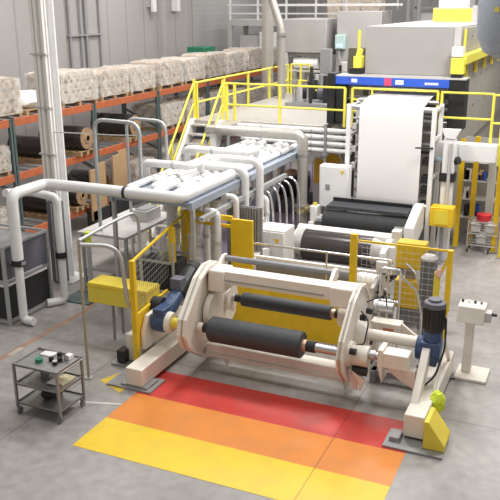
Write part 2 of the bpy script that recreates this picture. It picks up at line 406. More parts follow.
for i, (y, w, s) in enumerate(low):
    load(y, Zl, w, 6, 3, 'tan wrapped roll load on the bottom rack shelf, ' + s, 'kraft2' if i % 2 else 'kraft')

def big_roll(y, z, r, lab, x1=-12.35, x0=-13.7):
    """black wrapped roll with its cardboard core to the aisle, lying on a pallet"""
    t = T('wrapped_roll', ((x0+x1)/2, y, z), lab, 'roll', 'black wrapped rolls on the racks')
    p = MB(); pallet(p, x0+0.1, x1+0.02, y-r*1.1, y+r*1.1, z); O('pallet', p, 'wood', t)
    zc = z + 0.13 + r
    O('black_wrap', MB().cyl((x0, y, zc), (x1, y, zc), r, seg=32), 'drum', t)
    O('roll_end', MB().cyl((x1, y, zc), (x1+0.025, y, zc), r*0.93, seg=32), 'core', t)
    O('core_ring', MB().lathe((x1+0.02, y, zc), [(r*0.4,0),(r*0.4,0.03),(r*0.24,0.03),(r*0.24,0.005)], axis='x'), 'wood', t)
    return t
big_roll(16.9, Zm, 0.31, 'black wrapped roll with brown end, middle shelf, right beside the column')
big_roll(19.3, Zm, 0.32, 'black wrapped roll with brown end, middle shelf, inside the tube hoop')
big_roll(15.6, Zm, 0.26, 'black wrapped roll on the middle shelf, half behind the column', x1=-12.6)
big_roll(15.6, Zl, 0.3, 'black wrapped roll on the bottom shelf, half behind the column')
big_roll(16.5, Zl, 0.27, 'black wrapped roll on the bottom shelf, left of the cardboard panels')
big_roll(18.0, Zl, 0.3, 'black wrapped roll on the bottom shelf, right of the near cardboard panel', x1=-12.7)
# cardboard panels standing at the rack front
for k, (y, lab) in enumerate(((16.75, 'pair of brown cardboard panels leaning at the rack above the white pipe, nearer the column'), (17.85, 'pair of brown cardboard panels leaning at the rack, farther from the column'))):
    t = T('cardboard_panel', (-12.1, y+0.35, 0), lab, 'cardboard', 'cardboard panels at the rack')
    O('front_sheet', MB().box(-12.25, -12.2, y, y+0.4, 0.72 if k else 0.35, 1.95 if k else 1.75), 'card', t)
    O('second_sheet', MB().box(-12.33, -12.28, y+0.42, y+0.82, 0.8 if k else 0.42, 2.02 if k else 1.85), 'card', t)
    O('stand', MB().box(-12.42, -12.2, y+0.02, y+0.8, 0, 0.6), 'blackmat', t)

# far storage at the end of the rack row
t = T('storage_platform', (-12.2, 31, 0), 'white steel storage platform with rails against the far siding', 'platform')
pm = MB().box(-15.0, -9.6, 31.2, 33, 5.1, 5.35); O('platform_deck', pm, 'lgrey', t)
for x in (-14.9, -12.3, -9.75):
    O('post', MB().box(x-0.09, x+0.09, 31.2, 31.38, 0, 5.1), 'lgrey', t); O('rear_post', MB().box(x-0.09, x+0.09, 32.8, 32.98, 0, 5.1), 'lgrey', t)
for z in (5.6, 5.95, 6.3): O('rail', MB().bar((-15, 31.25, z), (-9.6, 31.25, z), 0.06), 'white', t)
for x in (-14.9, -13.6, -12.3, -11.0, -9.7): O('rail_post', MB().bar((x, 31.25, 5.35), (x, 31.25, 6.6), 0.07), 'white', t)
O('lower_shelf', MB().box(-14.8, -9.8, 31.3, 32.9, 4.0, 4.12), 'lgrey', t)
O('white_box', MB().box(-13.6, -12.8, 31.4, 32.3, 4.12, 4.85), 'white', t, bevel=0.02)
O('void_block', MB().box(-14.6, -13.7, 31.6, 32.5, 4.12, 4.7), 'lgrey', t)  # grey block added to stand in for a dark void on the shelf
t = T('tall_shelf', (-12.8, 29, 0), 'grey shelf unit with wrapped bundles beyond the rack end', 'shelf')
for x in (-14.2, -11.9): O('shelf_post', MB().box(x-0.05, x+0.05, 34.2, 34.3, 0, 4.6), 'grey', t)
for z in (2.6, 3.6): O('shelf_board', MB().box(-14.3, -11.8, 34.1, 35.2, z, z+0.08), 'lgrey', t)
for k, x in enumerate((-13.8, -13.05, -12.3)):
    O('bundle', MB().ell((x, 34.6, 4.0), 0.36, 0.36, 0.3, 0.04), 'kraft2', t)
t = T('green_bin', (-13.9, 28.4, 0), 'dark green and slate bins stacked at the far end of the racks', 'bin')
O('bin_body', MB().box(-15.4, -14.6, 28.2, 29.2, 0, 4.0), 'slate', t, bevel=0.03)
O('bin_top', MB().box(-15.4, -14.6, 28.2, 29.2, 4.02, 4.35), 'green', t, bevel=0.03)

# ------------------------------------------------------------------ filter unit and the white pipe run at the left
t = T('filter_unit', (-10.8, 11.4, 0), 'black filter panel unit with grey frame under the white pipe', 'filter unit')
fr = MB()
for x in (-11.9, -10.85, -9.98):
    for y in (10.75, 12.05): fr.box(x-0.03, x+0.03, y-0.03, y+0.03, 0, 1.62)
for z in (0.08, 0.88, 1.6):
    for y in (10.75, 12.05): fr.bar((-11.9, y, z), (-9.98, y, z), 0.05)
    for x in (-11.9, -9.98): fr.bar((x, 10.75, z), (x, 12.05, z), 0.05)
O('frame', fr, 'galv', t)
for z in (0.13, 0.93):
    O('side_panel', MB().box(-10.02, -9.99, 10.79, 12.01, z, z+0.65), 'blackmat' if z < .5 else 'slate', t)
    O('front_panel', MB().box(-10.82, -10.01, 10.76, 10.79, z, z+0.65), 'blackmat', t)
    O('outer_panel', MB().box(-11.87, -10.88, 10.76, 10.79, z, z+0.65), 'blackmat', t)
O('top_tray', MB().box(-11.87, -10.0, 10.78, 12.02, 1.5, 1.53), 'grey', t)

t = T('insulated_pipe', (-9.77, 11, 0), 'thick white pipe rising by the filter unit and crossing to the pipe tray', 'pipe')
O('riser', MB().tube([(-9.55, 10.95, 0.09), (-9.8, 10.95, 0.09), (-9.8, 10.95, 1.3)], 0.085, 0.14), 'pvc', t)
O('main_run', MB().tube([(-9.8, 10.95, 1.3), (-9.8, 10.95, 2.62), (-9.8, 11.95, 2.62), (-6.78, 11.95, 2.62), (-6.78, 14.2, 2.62)], 0.11, 0.18, seg=16), 'pvc', t)
O('clamp', MB().cyl((-9.8, 10.95, 1.22), (-9.8, 10.95, 1.34), 0.125), 'black', t)
O('clamp', MB().cyl((-7.95, 11.95, 2.62), (-7.9, 11.95, 2.62), 0.125), 'black', t)
O('clamp_bracket', MB().box(-9.98, -9.66, 10.9, 11.0, 1.25, 1.31), 'grey', t)
t = T('insulated_pipe', (-9.77, 12, 0), 'slimmer white pipe with a hooked foot between filter unit and column', 'pipe')
O('riser', MB().tube([(-9.95, 11.85, 0.09), (-9.72, 12.15, 0.09), (-9.72, 12.15, 1.1)], 0.085, 0.12), 'pvc', t)
O('upper_run', MB().tube([(-9.72, 12.15, 1.1), (-9.72, 12.15, 2.3), (-10.35, 12.15, 2.36), (-10.35, 11.4, 2.5)], 0.085, 0.14), 'pvc', t)
O('clamp', MB().cyl((-9.72, 12.15, 1.03), (-9.72, 12.15, 1.15), 0.12), 'black', t)
O('foot_plate', MB().box(-9.9, -9.2, 12.25, 12.9, 0, 0.03), 'teal', t)

# thin floor pole and bent conduits
t = T('bent_tube_barrier', (-7.27, 9.54, 0), 'thin khaki floor pole with a long grey tube bent back from its top', 'barrier')
O('pole', MB().cyl((-7.27, 9.54, 0), (-7.27, 9.54, 2.42), 0.024), mat('khaki_pole', (0.38, 0.34, 0.24), 0.5), t)
O('base_disc', MB().cyl((-7.27, 9.54, 0), (-7.27, 9.54, 0.02), 0.07), 'galv', t)
O('long_tube', MB().tube([(-7.27, 9.54, 2.42), (-7.45, 10.8, 2.40), (-7.45, 11.6, 2.4), (-7.45, 11.6, 0)], 0.03, 0.3), 'galv', t)
O('side_tube', MB().tube([(-7.25, 9.54, 2.36), (-6.78, 9.95, 2.28), (-6.72, 10.0, 1.3), (-6.7, 10.05, 1.2)], 0.035, 0.3), 'galv', t)
t = T('floor_post', (-9.9, 13.0, 0), 'short post with lime cap behind the khaki pole', 'post')
O('shaft', MB().cyl((-9.35, 12.6, 0), (-9.35, 12.6, 1.25), 0.05), 'galv', t)
O('cap', MB().cyl((-9.35, 12.6, 1.25), (-9.35, 12.6, 1.5), 0.07), 'hivis', t)

# grey bench with tube hoops
t = T('work_bench', (-9.6, 14.2, 0), 'grey steel bench below the tube hoops, left of the pipe tray', 'bench')
O('bench_top', MB().box(-10.0, -8.75, 13.1, 15.3, 1.24, 1.3), 'lgrey', t, bevel=0.01)
for x in (-9.93, -8.82):
    for y in (13.2, 15.2): O('leg', MB().box(x-0.03, x+0.03, y-0.03, y+0.03, 0, 1.24), 'galv', t)
O('lower_shelf', MB().box(-9.95, -8.8, 13.2, 15.2, 0.4, 0.44), 'lgrey', t)
for k, (y, xl, xr, z, lab) in enumerate(((13.35, -9.55, -8.45, 3.72, 'grey tube hoop rising from the bench, nearer one'), (14.5, -9.5, -8.5, 3.6, 'grey tube hoop rising from the bench, farther one'))):
    O('tube_hoop', MB().tube([(xl, y, 1.3), (xl, y, z), (xr, y, z-0.02), (xr, y, 2.5)], 0.035 if k else 0.04, 0.25), 'galv', label=lab, cat='tube hoop', group='tube hoops over the bench')
O('thin_cable', MB().tube([(-10.54, 13.3, 3.4), (-9.0, 13.35, 3.42), (-8.4, 13.35, 3.45)], 0.012), 'lgrey', label='thin grey cable strung from the steel column to the tube hoop', cat='cable')
t = T('control_box', (-9.4, 14.0, 1.3), 'grey box with a dark lid on the steel bench', 'box')
O('box_body', MB().box(-9.35, -8.95, 14.3, 14.9, 1.3, 1.55), 'lgrey', t, bevel=0.01)
O('box_lid', MB().box(-9.3, -9.0, 14.35, 14.85, 1.55, 1.57), 'grey', t)

# ------------------------------------------------------------------ pipe tray with its pipes
t = T('pipe_tray', (-7.6, 15, 0), 'blue-grey pipe tray on tall legs carrying the white pipes', 'pipe tray')
O('side_rail', MB().box(-8.42, -8.34, 12.1, 18.2, 2.36, 2.5), 'trayblue', t)
O('side_rail', MB().box(-6.68, -6.6, 12.1, 18.2, 2.36, 2.5), 'trayblue', t)
r = MB()
for k in range(16): y = 12.15 + k*0.4; r.box(-8.34, -6.68, y, y+0.1, 2.4, 2.47)
O('rungs', r, 'trayblue', t)
O('sheet_bed', MB().box(-8.34, -6.68, 12.1, 18.2, 2.46, 2.475), 'trayblue', t)
for x in (-8.38, -6.64):
    for y in (12.2, 15.2, 18.1): O('leg', MB().box(x-0.035, x+0.035, y-0.035, y+0.035, 0, 2.36), 'galv', t)
O('lower_strut', MB().bar((-6.52, 12.3, 2.14), (-6.52, 16.6, 2.14), 0.09), 'galv', t)
pr = [(-8.25, 12.5, 18.3, 0.07, 'thin white pipe along the outer edge of the pipe tray'),
      (-8.04, 13.2, 18.2, 0.08, 'white pipe second from the outer edge of the pipe tray'),
      (-7.8, 12.7, 18.3, 0.08, 'white pipe third from the outer edge of the pipe tray'),
      (-7.56, 12.4, 17.6, 0.085, 'white pipe fourth from the outer edge, on the middle of the tray'),
      (-7.32, 12.9, 18.3, 0.075, 'white pipe fifth from the outer edge, just inside the middle of the tray'),
      (-7.1, 12.35, 18.1, 0.08, 'white pipe sixth from the outer edge of the pipe tray'),
      (-6.88, 14.5, 18.2, 0.07, 'white pipe seventh from the outer edge, far inner side of the tray')]
for x, y0, y1, r_, lab in pr:
    t = T('tray_pipe', (x, y0, 2.48), lab, 'pipe', 'white pipes on the tray')
    z = 2.48 + r_
    O('straight', MB().tube([(x+0.25, y0, z+0.0), (x, y0, z), (x, y1, z)], r_, 0.12), 'pvc', t)
    for yy in (y0+0.9, y1-1.2): O('collar', MB().cyl((x, yy, z), (x, yy+0.06, z), r_*1.15), 'lgrey' if x < -7.7 else 'grey', t)
for k, (y, x1, lab) in enumerate(((13.7, -7.5, 'white cross pipe over the tray nearest the tube hoops'), (15.5, -7.0, 'white cross pipe over the middle of the tray'))):
    t = T('cross_pipe', (-7.6, y, 2.6), lab, 'pipe', 'white cross pipes over the tray')
    O('run', MB().tube([(-8.55, y, 2.5), (-8.55, y, 2.82), (x1, y, 2.82), (x1, y+0.5, 2.82), (x1, y+0.5, 2.6)], 0.085, 0.12), 'pvc', t)
    O('collar', MB().cyl((-7.9, y, 2.82), (-7.84, y, 2.82), 0.095), 'lgrey', t)
# droppers at the tray's inner edge
drops = [(14.3, -6.52, 2.72, 0.085, 'thick white dropper pipe at the inner tray edge, nearest of the row'),
         (14.75, -6.38, 2.82, 0.085, 'thick white dropper pipe bent over the tray edge, second of the row'),
         (13.6, -6.4, 2.3, 0.06, 'thin white dropper pipe in front of the thick ones'),
         (15.3, -6.45, 1.9, 0.06, 'thin white dropper pipe behind the thick ones'),
         (12.9, -6.48, 2.15, 0.07, 'white dropper pipe behind the yellow fence panel'),
         (13.25, -6.9, 2.3, 0.07, 'white dropper pipe behind the yellow corner post')]
for y, x, z, r_, lab in drops:
    t = T('dropper_pipe', (x, y, 0), lab, 'pipe', 'white dropper pipes at the tray')
    O('bent_pipe', MB().tube([(x-0.9 if z > 2.4 else x-0.25, y, z), (x, y, z), (x, y, 0.02)], r_, 0.2), 'pvc', t)
    O('collar', MB().cyl((x, y, 1.5), (x, y, 1.58), r_*1.25), 'lgrey', t)
    O('floor_flange', MB().cyl((x, y, 0), (x, y, 0.03), r_*1.6), 'lgrey', t)
for k in range(6):
    y = 15.1 + 0.34*k; x = -6.74 + 0.03*k
    lab = 'silver braided hose looping down from the tray, ' + ['nearest of the six', 'second nearest', 'third from the front', 'third from the back', 'second from the back', 'farthest of the six'][k]
    t = T('braided_hose', (x+0.3, y, 0), lab, 'hose', 'silver hoses looping from the tray')
    O('hose_loop', MB().tube([(x-0.2, y, 1.75), (x-0.08, y, 2.08), (x+0.26, y, 2.02), (x+0.36, y, 1.6), (x+0.36, y, 0.0)], 0.028, 0.25), 'chrome', t)
    O('fitting', MB().cyl((x-0.22, y, 1.68), (x-0.2, y, 1.79), 0.04), 'steel', t)
    O('end_fitting', MB().cyl((x+0.36, y, 0.0), (x+0.36, y, 0.12), 0.045), 'steel', t)

# corrugated hoses and dark drive inside the left fence
for k, (x, y, lab) in enumerate(((-7.75, 13.35, 'white corrugated upright hose left of the yellow corner post'), (-6.95, 13.75, 'white corrugated upright hose right of the yellow corner post'), (-7.35, 13.6, 'white corrugated upright hose behind the yellow corner post'))):
    prof = []
    for j in range(50): z = j*0.042; prof += [(0.10, z), (0.125, z+0.02)]
    t = T('corrugated_hose', (x, y, 0), lab, 'hose', 'white corrugated hoses')
    O('ribbed_tube', MB().lathe((x, y, 0.1), prof, 16), 'white', t)
    O('foot_cuff', MB().cyl((x, y, 0), (x, y, 0.1), 0.16), 'blackmat', t)
    O('top_cuff', MB().cyl((x, y, 2.2), (x, y, 2.3), 0.13), 'black', t)
t = T('grey_screen', (-6.5, 14.2, 0), 'grey ribbed screen behind the yellow fence rail', 'screen')
s_ = MB()
for k in range(12): x = -6.75+k*0.06; s_.box(x, x+0.035, 13.95, 13.99, 0.2, 2.0)
O('ribs', s_, 'grey', t); O('frame', MB().box(-6.8, -6.0, 13.99, 14.03, 0, 2.02), 'grey', t)

# black box with struts behind the big guard box
t = T('blower_box', (-7.6, 12.3, 0), 'black blower box on a grey strut frame inside the left fence', 'blower')
O('box_body', MB().box(-7.75, -6.95, 11.95, 12.5, 0.75, 1.3), 'blackmat', t, bevel=0.02)
f = MB()
for x in (-7.8, -6.93):
    for y in (11.9, 12.55): f.bar((x, y, 0), (x, y, 1.75), 0.04)
for y in (11.9, 12.55): f.bar((-7.8, y, 1.34), (-6.93, y, 1.34), 0.04).bar((-7.8, y, 0.72), (-6.93, y, 0.72), 0.04)
for x in (-7.8, -6.93): f.bar((x, 11.9, 0.72), (x, 12.55, 0.72), 0.04)
O('strut_frame', f, 'galv', t)
O('inlet', MB().cyl((-7.3, 12.2, 1.3), (-7.3, 12.2, 1.5), 0.14), 'steel', t)
O('vent_pipe', MB().tube([(-7.3, 12.2, 1.5), (-7.3, 12.2, 1.8), (-7.3, 12.8, 1.8)], 0.06, 0.15), 'galv', t)

# ------------------------------------------------------------------ yellow guard box on stand
t = T('guard_box', (-7.6, 11.1, 0), 'long yellow box guard on thin legs left of the fence', 'guard')
O('box_body', MB().box(-8.22, -6.95, 10.95, 11.42, 0.72, 1.11), 'yellow2', t, bevel=0.012)
O('lid_seam', MB().box(-8.225, -6.94, 10.94, 11.43, 1.05, 1.065), 'yellow', t)
for x, y in ((-7.75, 11.05), (-7.05, 11.05), (-7.75, 11.35), (-7.05, 11.35)): O('leg', MB().box(x-0.02, x+0.02, y-0.02, y+0.02, 0, 0.78), 'grey', t)
O('brace', MB().bar((-7.3, 11.02, 0.78), (-6.95, 11.02, 0.45), 0.04), 'yellow2', t)

# ------------------------------------------------------------------ left safety fence
t = T('safety_fence', (-6.8, 11.5, 0), 'yellow safety fence left of the unwinder, turning behind it', 'fence')
def mesh_panel(p, q, z0, z1, step=0.09, w=0.005):
    p, q = Vector(p), Vector(q); L = (q-p).length; n = int(L/step); mb = MB()
    for i in range(n+1):
        a = p.lerp(q, i/n); mb.bar((a.x, a.y, z0), (a.x, a.y, z1), w)
    m = int((z1-z0)/step)
    for i in range(m+1):
        z = z0 + (z1-z0)*i/m; mb.bar((p.x, p.y, z), (q.x, q.y, z), w)
    return mb
A, B, C2, D2 = (-6.62, 10.05), (-7.05, 12.1), (-7.3, 13.1), (-6.2, 13.0)
O('front_post', MB().box(A[0]-0.045, A[0]+0.045, A[1]-0.04, A[1]+0.04, 0.0, 2.02), 'yellow', t, bevel=0.006)
O('middle_post', MB().box(B[0]-0.06, B[0]+0.06, B[1]-0.04, B[1]+0.04, 0, 2.0), 'yellow', t, bevel=0.006)
O('corner_post', MB().box(C2[0]-0.08, C2[0]+0.08, C2[1]-0.06, C2[1]+0.06, 0, 2.05), 'yellow', t, bevel=0.006)
O('top_rail', MB().bar((*A, 2.0), (*C2, 2.0), 0.035), 'yellow', t)
O('lower_rail', MB().bar((*A, 1.03), (-6.75, 11.35, 1.03), 0.04), 'yellow', t)
O('kick_sheet', MB().bar((-6.63, 10.12, 0.72), (-6.74, 11.15, 0.72), 0.02, 0.6), 'yellow', t)
O('rear_top_rail', MB().bar((*C2, 2.02), (*D2, 2.02), 0.06, 0.1).bar((C2[0], C2[1]+0.03, 1.85), (D2[0], D2[1]+0.03, 1.85), 0.05, 0.06), 'yellow', t)
O('rear_sheet', MB().box(-6.2, -5.76, 12.96, 13.02, 0.4, 2.03), 'yellow', t, bevel=0.006)
O('rear_post', MB().box(-6.22, -6.12, 12.95, 13.05, 0, 2.0), 'yellow', t)
O('wire_mesh', mesh_panel((*A, 0), (*C2, 0), 1.1, 1.98, 0.1, 0.004), 'grey', t)

# ------------------------------------------------------------------ turret unwinder
t = T('turret_unwinder', (-4.3, 11, 0), 'large cream turret unwinder carrying the charcoal rolls, behind the painted stripes', 'machine')
TU = t
poly = [(10.92,1.80),(11.22,1.78),(11.75,1.45),(12.0,1.0),(11.9,.6),(11.35,.2),(11.05,.12),(10.75,.15),(10.16,.55),(10.0,.85),(10.05,1.12),(10.6,1.66)]
poly2 = [(10.92,1.80),(11.2,1.76),(11.5,1.45),(11.62,1.1),(11.45,.7),(11.2,.34),(10.9,.2),(10.35,.42),(10.06,.72),(10.0,.95),(10.1,1.2),(10.6,1.66)]
def plate(xc, w, nm, poly=poly):
    ring = MB().prism(poly, xc-0.02, xc+0.02)
    c = (11.0, 0.97)
    n = len(poly)
    for i in range(n):
        a, b = poly[i], poly[(i+1) % n]
        ai = (c[0]+(a[0]-c[0])*0.94, c[1]+(a[1]-c[1])*0.94); bi = (c[0]+(b[0]-c[0])*0.94, c[1]+(b[1]-c[1])*0.94)
        ring.prism([a, b, bi, ai], xc-w/2, xc+w/2)
    return O(nm, ring, 'cream', t)
plate(-5.72, 0.17, 'end_plate'); plate(-3.05, 0.1, 'end_plate', poly2)
O('chuck_arm', MB().cyl((-5.66, 11.5, 1.03), (-5.5, 11.5, 1.03), 0.26, 0.22, 28).cyl((-5.66, 11.0, 0.97), (-5.56, 11.0, 0.97), 0.34, 0.34, 28), 'cream', t)
O('chuck_arm', MB().cyl((-3.5, 11.5, 1.03), (-3.1, 11.5, 1.03), 0.19, 0.24, 28), 'cream', t)
b = MB().box(-5.66, -3.1, 10.9, 11.18, 1.5, 1.73)
O('top_beam', b, 'cream', t, bevel=0.012)
O('beam_groove', MB().box(-5.35, -3.6, 10.885, 10.9, 1.57, 1.585), 'grey', t)
O('beam_pad', MB().box(-3.5, -3.1, 10.86, 11.25, 1.4, 1.74), 'cream', t, bevel=0.03)
O('beam_pad', MB().box(-5.66, -5.35, 10.85, 11.25, 1.35, 1.74), 'cream', t, bevel=0.03)
O('lower_beam', MB().box(-5.66, -3.1, 10.74, 11.0, 0.24, 0.43), 'cream', t, bevel=0.012)
O('lower_lip', MB().box(-5.66, -3.1, 10.7, 10.74, 0.22, 0.28), 'cream', t)
for x in (-5.38, -3.25): O('gusset', MB().prism([(x, 0.24), (x+0.16, 0.24), (x+0.08, 0.0+0.03)], 10.8, 10.84, 'y'), 'cream', t)
for x, a in ((-5.6, 11.4), (-3.58, 11.4)):
    O('roller_bracket', MB().prism([(11.18, 1.5), (11.5, 1.72), (11.46, 1.86), (11.33, 1.86), (11.1, 1.7)], x-0.03, x+0.03), 'cream', t, bevel=0.006)
O('idler_roller', MB().cyl((-5.57, 11.4, 1.79), (-3.61, 11.4, 1.79), 0.052), 'roller', t)
# chucks of the two rolls
for nm, yz, x0, x1, r_ in (('front', (10.5, .84), -5.66, -3.1, .075), ('rear', (11.5, 1.03), -5.5, -3.5, .06)):
    y, z = yz
    L0 = -5.42 if nm == 'front' else -5.3; L1 = -3.8 if nm == 'front' else -3.66
    s = MB().cyl((x0, y, z), (L0-0.08, y, z), r_*1.0); O('chuck', s, 'cream' if nm == 'front' else 'steel', t)
    O('chuck', MB().cyl((L0-0.14, y, z), (L0, y, z), r_*1.15), 'black', t)
    O('chuck_ring', MB().cyl((L1, y, z), (L1+0.07, y, z), r_*1.35), 'copper', t)
    O('chuck', MB().cyl((L1+0.07, y, z), (L1+0.22, y, z), r_*1.2), 'blackmat', t)
    O('core_shaft', MB().cyl((L1+0.22, y, z), (x1+0.02, y, z), r_), 'steel', t)
# left stand
O('foot_beam', MB().box(-6.5, -6.19, 9.5, 12.35, 0.07, 0.37), 'cream', t, bevel=0.015)
O('stand_side', MB().prism([(10.2,.37),(12.1,.37),(11.5,.7),(10.8,.98),(10.35,.95),(10.2,.7)], -6.62, -6.54), 'cream', t, bevel=0.01)
O('stand_box', MB().box(-7.0, -6.68, 10.3, 10.75, 0.05, 0.55), 'cream', t, bevel=0.02)
O('stand_box_cover', MB().box(-7.1, -6.95, 10.15, 10.35, 0.06, 0.28), 'black', t)
for y in (9.45, 11.95): O('shim_plate', MB().box(-6.85, -6.02, y, y+0.5, 0, 0.035).box(-6.6, -6.1, y+0.05, y+0.4, 0.035, 0.07), 'conc', t)
O('shim_plate', MB().box(-7.2, -6.6, 10.1, 10.5, 0, 0.04), 'conc', t)
gm = O('gearmotor', MB().cyl((-6.5, 10.5, .82), (-6.24, 10.5, .82), 0.19, seg=20).box(-6.47, -6.26, 10.35, 10.75, .72, 1.08), 'blue', t, bevel=0.02)
d = Vector((0, 0.9, 0.44)).normalized(); p0 = Vector((-6.36, 10.55, .88))
O('gear_stage', MB().cyl(p0, p0+d*0.55, 0.15, 0.13), 'blue', gm)
O('motor_housing', MB().cyl(p0+d*0.55, p0+d*1.15, 0.15, seg=20), 'black', gm)
O('fan_cover', MB().cyl(p0+d*1.15, p0+d*1.3, 0.16, 0.13), 'blackmat', gm)
O('terminal_box', MB().box(-6.47, -6.26, 10.98, 11.2, 1.22, 1.42), 'slate', gm, bevel=0.01)
O('brake_disc', MB().cyl((-6.68, 10.75, 1.0), (-6.48, 10.75, 1.0), 0.14, seg=20), 'blackmat', gm)
O('drive_flange', MB().cyl((-6.24, 10.5, .82), (-6.15, 10.5, .82), 0.19, 0.17), 'cream', t)
O('drive_coupling', MB().cyl((-6.15, 10.5, .82), (-5.8, 10.5, .82), 0.095), 'yellow2', t)
# right stand
O('foot_beam', MB().box(-1.98, -1.68, 9.75, 12.15, 0.07, 0.42), 'cream', t, bevel=0.015)
O('front_leg', MB().prism([(10.12,.42),(10.4,.42),(11.0,.8),(11.0,1.02),(10.8,1.0)], -1.98, -1.86), 'cream', t, bevel=0.01)
O('rear_leg', MB().prism([(11.85,.42),(12.15,.42),(11.2,1.1),(11.0,1.05),(11.0,.85)], -1.98, -1.86), 'cream', t, bevel=0.01)
O('side_strut', MB().bar((-1.72, 10.6, .42), (-1.72, 11.15, 1.0), 0.05).bar((-1.72, 11.8, .42), (-1.72, 11.2, 1.0), 0.05), 'cream', t)
O('shim_plate', MB().box(-2.2, -1.36, 9.45, 9.95, 0, 0.035).box(-2.14, -2.0, 9.6, 9.85, 0.035, 0.1), 'conc', t)
O('shim_plate', MB().box(-2.25, -1.68, 11.9, 12.3, 0, 0.035), 'conc', t)
O('toe_guard', MB().prism([(-1.66, 0.04), (-1.36, 0.04), (-1.36, 0.13), (-1.6, 0.46), (-1.66, 0.46)], 9.58, 10.05, 'y'), 'yellow2', t, bevel=0.01)
g = O('gearmotor', MB().box(-2.03, -1.76, 10.82, 11.18, .7, 1.08).cyl((-2.1, 11.0, .92), (-1.72, 11.0, .92), 0.19, seg=20).cyl((-1.87, 11.0, 1.05), (-1.87, 11.0, 1.25), 0.15), 'blue', t, bevel=0.02)
O('motor_housing', MB().cyl((-1.87, 11.0, 1.25), (-1.87, 11.0, 1.62), 0.155, seg=20), 'black', g)
fn = MB()
for k in range(16):
    a = 2*PI*k/16; fn.bar((-1.87+.16*math.cos(a), 11+.16*math.sin(a), 1.28), (-1.87+.16*math.cos(a), 11+.16*math.sin(a), 1.6), 0.02)
O('cooling_fins', fn, 'black', g)
O('fan_cover', MB().lathe((-1.87, 11.0, 1.62), [(0.165,0),(0.175,0.03),(0.16,0.08),(0.1,0.1),(0.1,0.13),(0.0,0.13)]), 'slate', g)
O('motor_cable', MB().tube([(-1.8, 11.0, 1.5), (-1.68, 10.95, 1.5), (-1.66, 10.9, 1.0), (-1.75, 10.75, 0.6), (-1.9, 10.6, 0.45)], 0.015, 0.1), 'blackmat', g)
O('turret_tube', MB().cyl((-2.9, 11.0, .99), (-2.1, 11.0, .99), 0.092), 'cream', t)
O('turret_hub', MB().cyl((-3.03, 11.0, .97), (-2.88, 11.0, .97), 0.27, 0.2), 'cream', t)
O('core_drive', MB().cyl((-3.0, 10.5, .84), (-2.72, 10.5, .84), 0.165, seg=28).cyl((-3.04, 10.5, .84), (-2.97, 10.5, .84), 0.2), 'cream', t)
O('drive_shaft', MB().cyl((-2.74, 10.5, .88), (-2.52, 10.5, .88), 0.055).cyl((-2.69, 10.5, .88), (-2.62, 10.5, .88), 0.08), 'steel', t)
O('drive_block', MB().box(-2.56, -2.1, 10.38, 10.66, .76, 1.0), 'cream', t, bevel=0.015)
O('drive_bracket', MB().prism([(-2.56, .8), (-2.56, 1.05), (-2.48, 1.05), (-2.48, .5)], 10.36, 10.68, 'y').prism([(-2.5, .76), (-2.0, .76), (-1.98, .45), (-2.2, .55)], 10.45, 10.6, 'y'), 'cream', t, bevel=0.01)
for z, y in ((0.62, 10.42), (0.7, 10.72)): O('brake_caliper', MB().cyl((-2.95, y, z), (-2.72, y, z), 0.07), 'black', t)
for x, y, z in ((-2.98, 10.85, 1.32), (-2.98, 11.2, 1.3), (-2.97, 10.3, 0.98), (-2.97, 11.25, 0.75)): O('roller_bearing', MB().cyl((x, y, z), (x+0.1, y, z), 0.05), 'black', t)
O('air_hose', MB().tube([(-2.98, 10.9, 1.4), (-2.8, 10.7, 1.35), (-2.82, 10.55, 1.0), (-2.95, 10.5, 1.0)], 0.012, 0.1), 'blackmat', t)
O('air_hose', MB().tube([(-2.98, 11.2, 1.45), (-2.75, 11.5, 1.5), (-2.8, 11.8, 1.2)], 0.012, 0.1), 'blackmat', t)
O('guide_lever', MB().prism([(-3.02,.62),(-2.9,.62),(-2.85,.3),(-2.95,.3)], 10.4, 10.44, 'y').prism([(-2.98,.66),(-2.72,.5),(-2.8,.3),(-2.85,.5)], 10.34, 10.4, 'y'), 'cream', t)
O('slide_rail', MB().box(-2.9, -2.02, 11.35, 11.5, 0.1, 0.2).box(-2.8, -2.05, 11.62, 11.7, 0.04, 0.12).box(-2.9, -2.82, 11.3, 11.72, 0, 0.2), 'grey', t)
O('tension_motor', MB().cyl((-3.0, 11.9, 1.12), (-2.7, 11.9, 1.12), 0.09).cyl((-3.03, 11.9, 1.12), (-2.97, 11.9, 1.12), 0.12), 'steel', t)
O('tension_block', MB().box(-3.0, -2.5, 11.55, 11.8, .72, .98), 'cream', t, bevel=0.015)
O('tension_label', MB().box(-2.78, -2.6, 11.54, 11.55, .78, .9), 'label', t)
O('tension_gusset', MB().prism([(-2.5, 1.0), (-2.5, .72), (-2.1, .72)], 11.6, 11.66, 'y'), 'cream', t); O('tension_post', MB().box(-3.0,-2.9,11.6,11.8,0.03,0.75), 'cream', t)

O('material_roll', MB().lathe((-5.42, 10.5, .84), [(0.085,0),(0.2,0),(0.215,0.02),(0.215,1.60),(0.2,1.62),(0.085,1.62)], 40, 'x'), 'char', label='thick charcoal roll in the front chucks of the cream unwinder', cat='roll', group='charcoal rolls on the unwinder')
O('material_roll', MB().lathe((-5.3, 11.5, 1.03), [(0.07,0),(0.118,0),(0.125,0.01),(0.125,1.63),(0.118,1.64),(0.07,1.64)], 36, 'x'), 'char', label='slim charcoal roll in the rear chucks of the cream unwinder', cat='roll', group='charcoal rolls on the unwinder')
O('lime_cover', MB().ell((-1.63, 10.4, 0.36), 0.12, 0.13, 0.17, 0.12), 'hivis', label='crumpled lime cloth hung over the right foot of the unwinder', cat='cloth')

